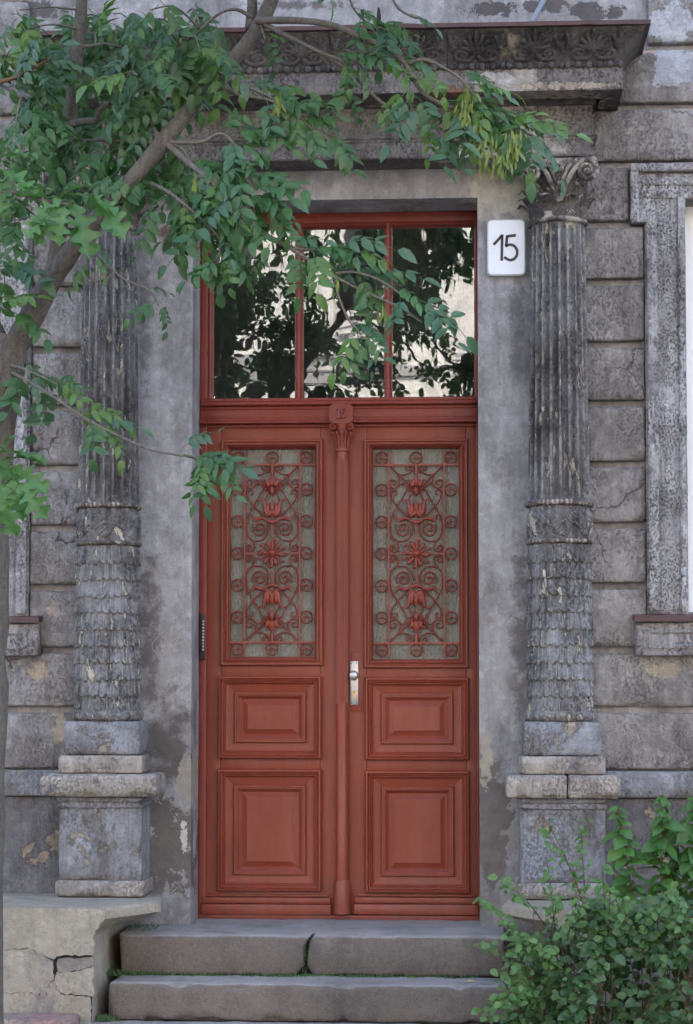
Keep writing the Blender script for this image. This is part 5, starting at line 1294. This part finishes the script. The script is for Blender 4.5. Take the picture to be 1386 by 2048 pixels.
# ---- oak with lobed leaves reaching in from the left
OY = TY - 0.45
oak = thing('oak_tree', 'young oak whose lobed bright leaves reach in at the left edge', 'tree', (P(-260, 1500, OY).x, OY, 0))
oinv = Matrix.Translation(-oak.location); op = lambda px, py, dy=0.0: oinv @ P(px, py, OY + dy)
def oak_leaf(rn, L=0.14):
    m = MB(); Wd = L * rn.uniform(0.5, 0.62); rows = []; n = 44; rr_o = rn.uniform(0.15, 0.5); ph_o = rn.uniform(0, .25)
    for i in range(n + 1):
        t = i / n
        env = Wd * 0.5 * (0.18 + 0.95 * math.sin(math.pi * min(1, t ** 1.25 * 0.97)) ** 0.8) * (1 if t < 0.94 else (1 - (t - 0.94) / 0.06 * 0.75))
        lobe = 0.66 + 0.34 * math.copysign(abs(math.cos(2 * math.pi * (t * 4.5 + ph_o))) ** 0.6, math.cos(2 * math.pi * (t * 4.5 + ph_o)))
        w = max(0.001, env * lobe * (0.12 + 0.88 * min(1, t / 0.10)))
        fwd = L * 0.16 * min(1, t * 3)
        c = Vector((L * t, 0, -L * rr_o * t * t))
        rows.append([tuple(c + Vector((fwd * (w / Wd), -w, 0.30 * w + 0.006 * math.sin(t * 16)))), tuple(c + Vector((fwd * .2 * w / Wd, -w * .5, 0.10 * w))), tuple(c), tuple(c + Vector((fwd * .2 * w / Wd, w * .5, 0.10 * w))), tuple(c + Vector((fwd * (w / Wd), w, 0.30 * w + 0.006 * math.sin(t * 16 + 1))))])
    m.grid(rows); m.tube([(-0.012, 0, 0), (0.01, 0, 0)], 0.0012, 4); return m
OAK = [oak_leaf(rn).build('leaf', M['oak'], smooth='all', fix=False, link=False) for _ in range(5)]
def olimb(pts, r0, r1, nm, mat):
    pp = smoothpath(pts, 5); W3 = [op(*p) for p in pp]
    MB().tube(W3, [(r0 + (r1 - r0) * i / (len(W3)-1)) / PXM(OY) for i in range(len(W3))], 7).build(nm, mat, oak, smooth='all')
olimb([(-262, 2330, 0), (-258, 1500, 0), (-250, 900, 0), (-240, 300, 0), (-240, 0, 0)], 34, 14, 'trunk', M['bark'])
olimb([(-246, 560, 0), (-120, 430, 0), (0, 385, 0), (80, 400, 0), (140, 410, 0)], 9, 2.5, 'branch', M['twig'])
olimb([(-250, 1060, 0), (-120, 960, 0), (-30, 935, 0), (30, 950, 0)], 8, 2.5, 'branch', M['twig'])
olimb([(-246, 560, 0), (-100, 390, 0), (-20, 330, 0), (10, 335, 0)], 6, 2, 'branch', M['twig'])
for (px, py, dy, ang, sc, tilt) in [(120, 395, -.02, -168, 1.0, .9), (115, 388, 0, -155, .75, .8), (130, 400, -.05, 155, .95, .5), (140, 405, -.06, 62, 1.15, .5), (150, 395, -.04, 10, 1.05, .9), (135, 410, -.08, 105, .9, .3), (110, 410, -.06, 118, 1.0, .4), (125, 390, 0, -40, .7, .9), (170, 398, -.03, 35, 1.1, .45), (105, 420, -.06, 135, .8, .3), (150, 415, -.02, 80, .9, .2), (195, 405, 0, 58, .8, .3), (0, 335, -.02, 20, .9, .5), (-15, 345, 0, 70, 1.0, .4), (-5, 320, 0, -20, .8, .8), (15, 355, 0, 100, .8, .4), (-20, 330, 0, 120, .8, .4),
        (20, 935, 0, 25, .95, .6), (15, 940, 0, 60, 1.0, .5), (0, 930, 0, 95, 1.1, .4), (25, 950, -.03, 75, .9, .2), (10, 920, 0, -15, .95, .8), (0, 910, 0, -60, .7, .9), (-10, 940, 0, 120, .9, .4), (35, 960, -.04, 48, .85, .2), (-5, 900, 0, 5, .9, .8), (0, 960, -.03, 85, 1.0, .3), (-15, 905, 0, 45, .9, .6)]:
    a = R(ang); d = Vector((math.cos(a), -0.3, -math.sin(a))); up = Vector((rc.uniform(-.5, .5), -(1 - tilt) * 1.1 - 0.1, tilt + 0.2))
    o = obj('leaf', rc.choice(OAK), oak); o.matrix_local = Matrix.Translation(op(px + rc.uniform(-6, 6), py + rc.uniform(-6, 6), dy)) @ orient(d, up) @ Matrix.Scale(sc * rc.uniform(0.85, 1.15), 4)

# ---- shrub in front of the right cheek wall
def small_leaf(L, Wd, mat, shape=0.7):
    m = MB(); leaflet(m, Vector((0, 0, 0)), Vector((1, 0, 0)), Vector((0, 0, 1)), L, Wd, 0.18, 0.22, 4, shape); return m.build('leaf', mat, smooth='all', fix=False, link=False)
SY = -1.15
sh = thing('shrub', 'dense dark green leafy shrub filling the lower right corner', 'shrub', (P(1260, 2000, SY).x, SY, 0))
sinv = Matrix.Translation(-sh.location)
SL = [small_leaf(0.036, 0.026, M['shrub1'], .8), small_leaf(0.042, 0.03, M['shrub1'], .85), small_leaf(0.030, 0.022, M['shrub2'], .8)]
rs = random.Random(8); mass = [MB(), MB()]; nobj = 0
stems = []
x_l, x_r = P(1030, 1950, SY).x, P(1386, 1950, SY).x + 0.65
def top_z(x):
    t = (x - x_l) / (P(1386, 1950, SY).x - x_l)
    h = 2000 - 195 * min(1, max(0, t * 2.4)) ** 0.7 + 30 * noise.noise(Vector((x * 6, 0, 0))) + 26 * noise.noise(Vector((x * 17, 3, 0)))
    return P(1200, h, SY).z
for k in range(70):
    x0 = rs.uniform(x_l + 0.12, x_r); y0 = SY + rs.uniform(-0.12, 0.25)
    zt = top_z(min(x0, x_r)) * rs.uniform(0.75, 1.02); xt = x0 + rs.gauss(0, 0.10); yt = y0 + rs.gauss(0, 0.06)
    pts = [(x0 * 0.9 + 0.1 * xt, y0, 0.0), ((x0 + xt) / 2 + rs.gauss(0, .02), (y0 + yt) / 2, zt * 0.5), (xt, yt, zt)]
    pp = [Vector(p) for p in smoothpath(pts, 5)]; stems.append(pp)
    MB().tube([sinv @ p for p in pp], [0.004 - 0.0025 * i / (len(pp)-1) for i in range(len(pp))], 5).build('stem', M['redstem'], sh, smooth='all')
cands = []
for k in range(9500):
    x = rs.uniform(x_l - 0.03, x_r); zt = top_z(x); z = zt * (1 - rs.random() ** 1.25 * 0.97)
    dep = 0.30 * math.sqrt(max(0.05, min(1, (x - x_l + 0.08) / 0.3))) * math.sqrt(max(0.08, 1 - (z / zt) ** 3 * 0.8))
    y = SY + (-dep if rs.random() < 0.6 else dep) * (rs.random() ** 0.35)
    q = Vector((x, y, z))
    if y < SY and noise.noise(q * 7.5) + 0.35 * noise.noise(q * 19) < -0.02 + 0.1 * rs.random(): continue
    cands.append((q, 0 if rs.random() < 0.75 else 2))
for (px0, py0, px1, py1, n) in [(1075, 1940, 955, 1795, 34), (1070, 1960, 950, 1890, 30), (1060, 2030, 945, 2035, 22), (1090, 1850, 990, 1760, 26), (1080, 1990, 990, 1950, 24), (1175, 1830, 1090, 1640, 22), (1172, 1840, 1160, 1635, 24), (1110, 1860, 1092, 1715, 14), (1130, 1900, 1020, 1900, 26), (1090, 2040, 1020, 1985, 22), (1210, 1840, 1205, 1740, 16), (1120, 1960, 1080, 1900, 30)] + [(bx_, 1880 + rs.uniform(-20, 60), bx_ + rs.uniform(-45, 25), 1880 - rs.uniform(40, 120), 16) for bx_ in (1100, 1130, 1150, 1185, 1215, 1240, 1262, 1290, 1310, 1335, 1352, 1370, 1395)] + [(1090, 1950 + rs.uniform(-30, 90), 1090 - rs.uniform(40, 110), 1925 + rs.uniform(-60, 110), 18) for _ in range(8)]:
    a, c = P(px0, py0, SY - 0.08), P(px1, py1, SY - 0.32)
    pp = [a + (c - a) * (i / 10) + Vector((0, 0, 0.03 * math.sin(i / 10 * math.pi))) for i in range(11)]
    MB().tube([sinv @ p for p in pp], [0.003 - 0.0018 * i / 10 for i in range(11)], 5).build('stem', M['redstem'], sh, smooth='all')
    for i in range(n):
        t = 0.25 + 0.75 * i / n; p = a + (c - a) * t + Vector((rs.gauss(0, .016), rs.gauss(0, .016), 0.03 * math.sin(t * math.pi) + rs.gauss(0, .016))); cands.append((p, 2))
cands.sort(key=lambda q: q[0].y)
for i, (p, kind) in enumerate(cands):
    me = SL[kind] if kind == 2 else SL[rs.randint(0, 1)]
    d = Vector((rs.gauss(0, 1), rs.uniform(-1.2, 0.4), rs.uniform(-0.9, 0.25))); up = Vector((rs.gauss(0, .35), -rs.uniform(0.1, 1.0), rs.uniform(0.3, 1)))
    mtx = Matrix.Translation(sinv @ p) @ orient(d, up) @ Matrix.Scale(rs.uniform(0.6, 1.35), 4)
    if nobj < 300 and P(1386, 1000, p.y).x > p.x and i % 3 == 0:
        o = obj('leaf', me, sh); o.matrix_local = mtx; nobj += 1
    else: mass[1 if kind == 2 else 0].add([mtx @ v.co for v in me.vertices], [tuple(q.vertices) for q in me.polygons])
tag(mass[0].build('foliage', M['shrub1'], sh, smooth='all', fix=False), kind='stuff')
tag(mass[1].build('young_foliage', M['shrub2'], sh, smooth='all', fix=False), kind='stuff')

# ---- tall leafy shoots behind the shrub
PL = [small_leaf(0.080, 0.048, M['sap'], .68), small_leaf(0.066, 0.038, M['sap'], .68)]
def sapling(px, pyt, Y, label, n, lean):
    t = thing('sapling', label, 'shoot', (P(px, 1800, Y).x, Y, 0), 'leafy shoots behind the shrub')
    zt = P(px, pyt, Y).z; r_ = random.Random(px)
    pts = smoothpath([(0, 0, 0), (0.015, 0, zt * 0.5), (lean * 0.5, -0.01, zt * 0.8), (lean, -0.02, zt)], 6)
    MB().tube(pts, [0.006 - 0.004 * i / (len(pts)-1) for i in range(len(pts))], 6).build('stem', M['redstem'], t, smooth='all')
    for i in range(n):
        u = 0.42 + 0.58 * i / n; k = u * (len(pts) - 1); a = Vector(pts[int(k)]).lerp(Vector(pts[min(len(pts)-1, int(k)+1)]), k % 1)
        ph = i * 2.4 + r_.uniform(-.4, .4); d = Vector((math.cos(ph), math.sin(ph) * 0.8 - 0.25, r_.uniform(-1.0, 0.2)))
        sc = (1.25 if u < 0.85 else 0.75) * r_.uniform(0.75, 1.15)
        o = obj('leaf', r_.choice(PL), t); o.matrix_local = Matrix.Translation(a) @ orient(d, Vector((r_.uniform(-.7, .7), r_.uniform(-1.0, 0.1), 0.9))) @ Matrix.Scale(sc, 4)
sapling(1268, 1612, -0.72, 'leafy shoot just right of the pedestal, shortest of the tall shoots', 44, -0.06)
sapling(1318, 1588, -0.70, 'tall leafy shoot between the other two at the right', 52, 0.02)
sapling(1382, 1592, -0.68, 'tall leafy shoot cut by the right edge of the picture', 50, 0.02)
sapling(1345, 1650, -0.62, 'low leafy shoot half hidden behind the tall shoots', 36, 0.03)

# ---- grass and moss in the step joints, a fallen leaf
gm = MB(); rg = random.Random(4)
def blade(x, y, z, h):
    leaflet(gm, Vector((x, y, z)), Vector((rg.gauss(0, .5), rg.gauss(0, .4), 1)), Vector((rg.gauss(0, .3), -1, 0)), h, 0.004, rg.uniform(0, .5), 0.1, 3, .6)
for k in range(900):
    px = rg.uniform(220, 960) if rg.random() < 0.6 else rg.choice((rg.gauss(300, 40), rg.gauss(225, 12), rg.gauss(620, 20), rg.gauss(720, 60)))
    p = P(px, 1955, Y1 - 0.006); blade(p.x, Y1 - rg.uniform(0.002, 0.02), Z_S1 - 0.004, rg.uniform(0.008, 0.03) * (1.3 if px < 330 else 0.8))
for k in range(120):
    x, z = cr_0 if False else P2(180 + 675 * .635 + rg.gauss(0, 4), rg.uniform(1880, 1948), Y1 + 0.03); blade(x, Y1 + rg.uniform(0.01, 0.05), z, rg.uniform(0.006, 0.016))
for k in range(200):
    p = P(rg.gauss(218, 10), 2040, -0.5); blade(p.x, Y2 - rg.uniform(-0.02, 0.03), Z_S2 - 0.01, rg.uniform(0.01, 0.03))
for k in range(60):
    p = P(rg.uniform(238, 300), 1845, Y1); blade(p.x, rg.uniform(-0.3, -0.03), Z_LAND - 0.002, rg.uniform(0.006, 0.02))
tag(gm.build('grass', M['grass'], smooth='all', fix=False), 'thin grass and moss growing in the joints of the steps', 'grass', kind='stuff')
p = P(933, 1959, Y2 + 0.09); fl = MB(); leaflet(fl, Vector((0, 0, 0.004)), Vector((1, -0.3, 0.05)), Vector((0, -.2, 1)), 0.035, 0.022, 0.1, 0.3)
o = fl.build('fallen_leaf', M['dead'], smooth='all'); o.location = (p.x, p.y, Z_S1 + 0.002); tag(o, 'small dry yellow leaf lying on the middle step', 'leaf')

# ---- pale marks scratched into the plaster left of the door
def mark(pl, par):
    pts = [P(x / 3.3, 960 + y / 3.3, 0.0) for x, y in pl]
    pts = [Vector(p) for p in smoothpath([tuple(p) for p in pts], 4)]
    return MB().tube([(p.x, -0.0004, p.z) for p in pts], [0.0016 * (0.7 + 0.5 * abs(noise.noise(p * 40))) for p in pts], 5, flat=0.4).build('scratch', M['scratch'], par)
M['scratch'] = simple('scratched_bare_plaster', (0.40, 0.36, 0.29), 0.9)
for pl in ([(1050, 1030), (1012, 1068), (1005, 1110), (1035, 1150), (1058, 1185), (1075, 1160), (1112, 1120), (1106, 1070), (1075, 1040), (1058, 1085)], [(1140, 1060), (1190, 1030), (1150, 1092), (1200, 1068)], [(1205, 1030), (1222, 980)], [(1160, 990), (1175, 940), (1215, 1000)], [(1105, 1220), (1120, 1280), (1128, 1300)], [(1200, 430), (1212, 560), (1204, 680)], [(1150, 1350), (1210, 1330), (1240, 1345)], [(1165, 1430), (1235, 1380)]):
    mark(pl, bld)
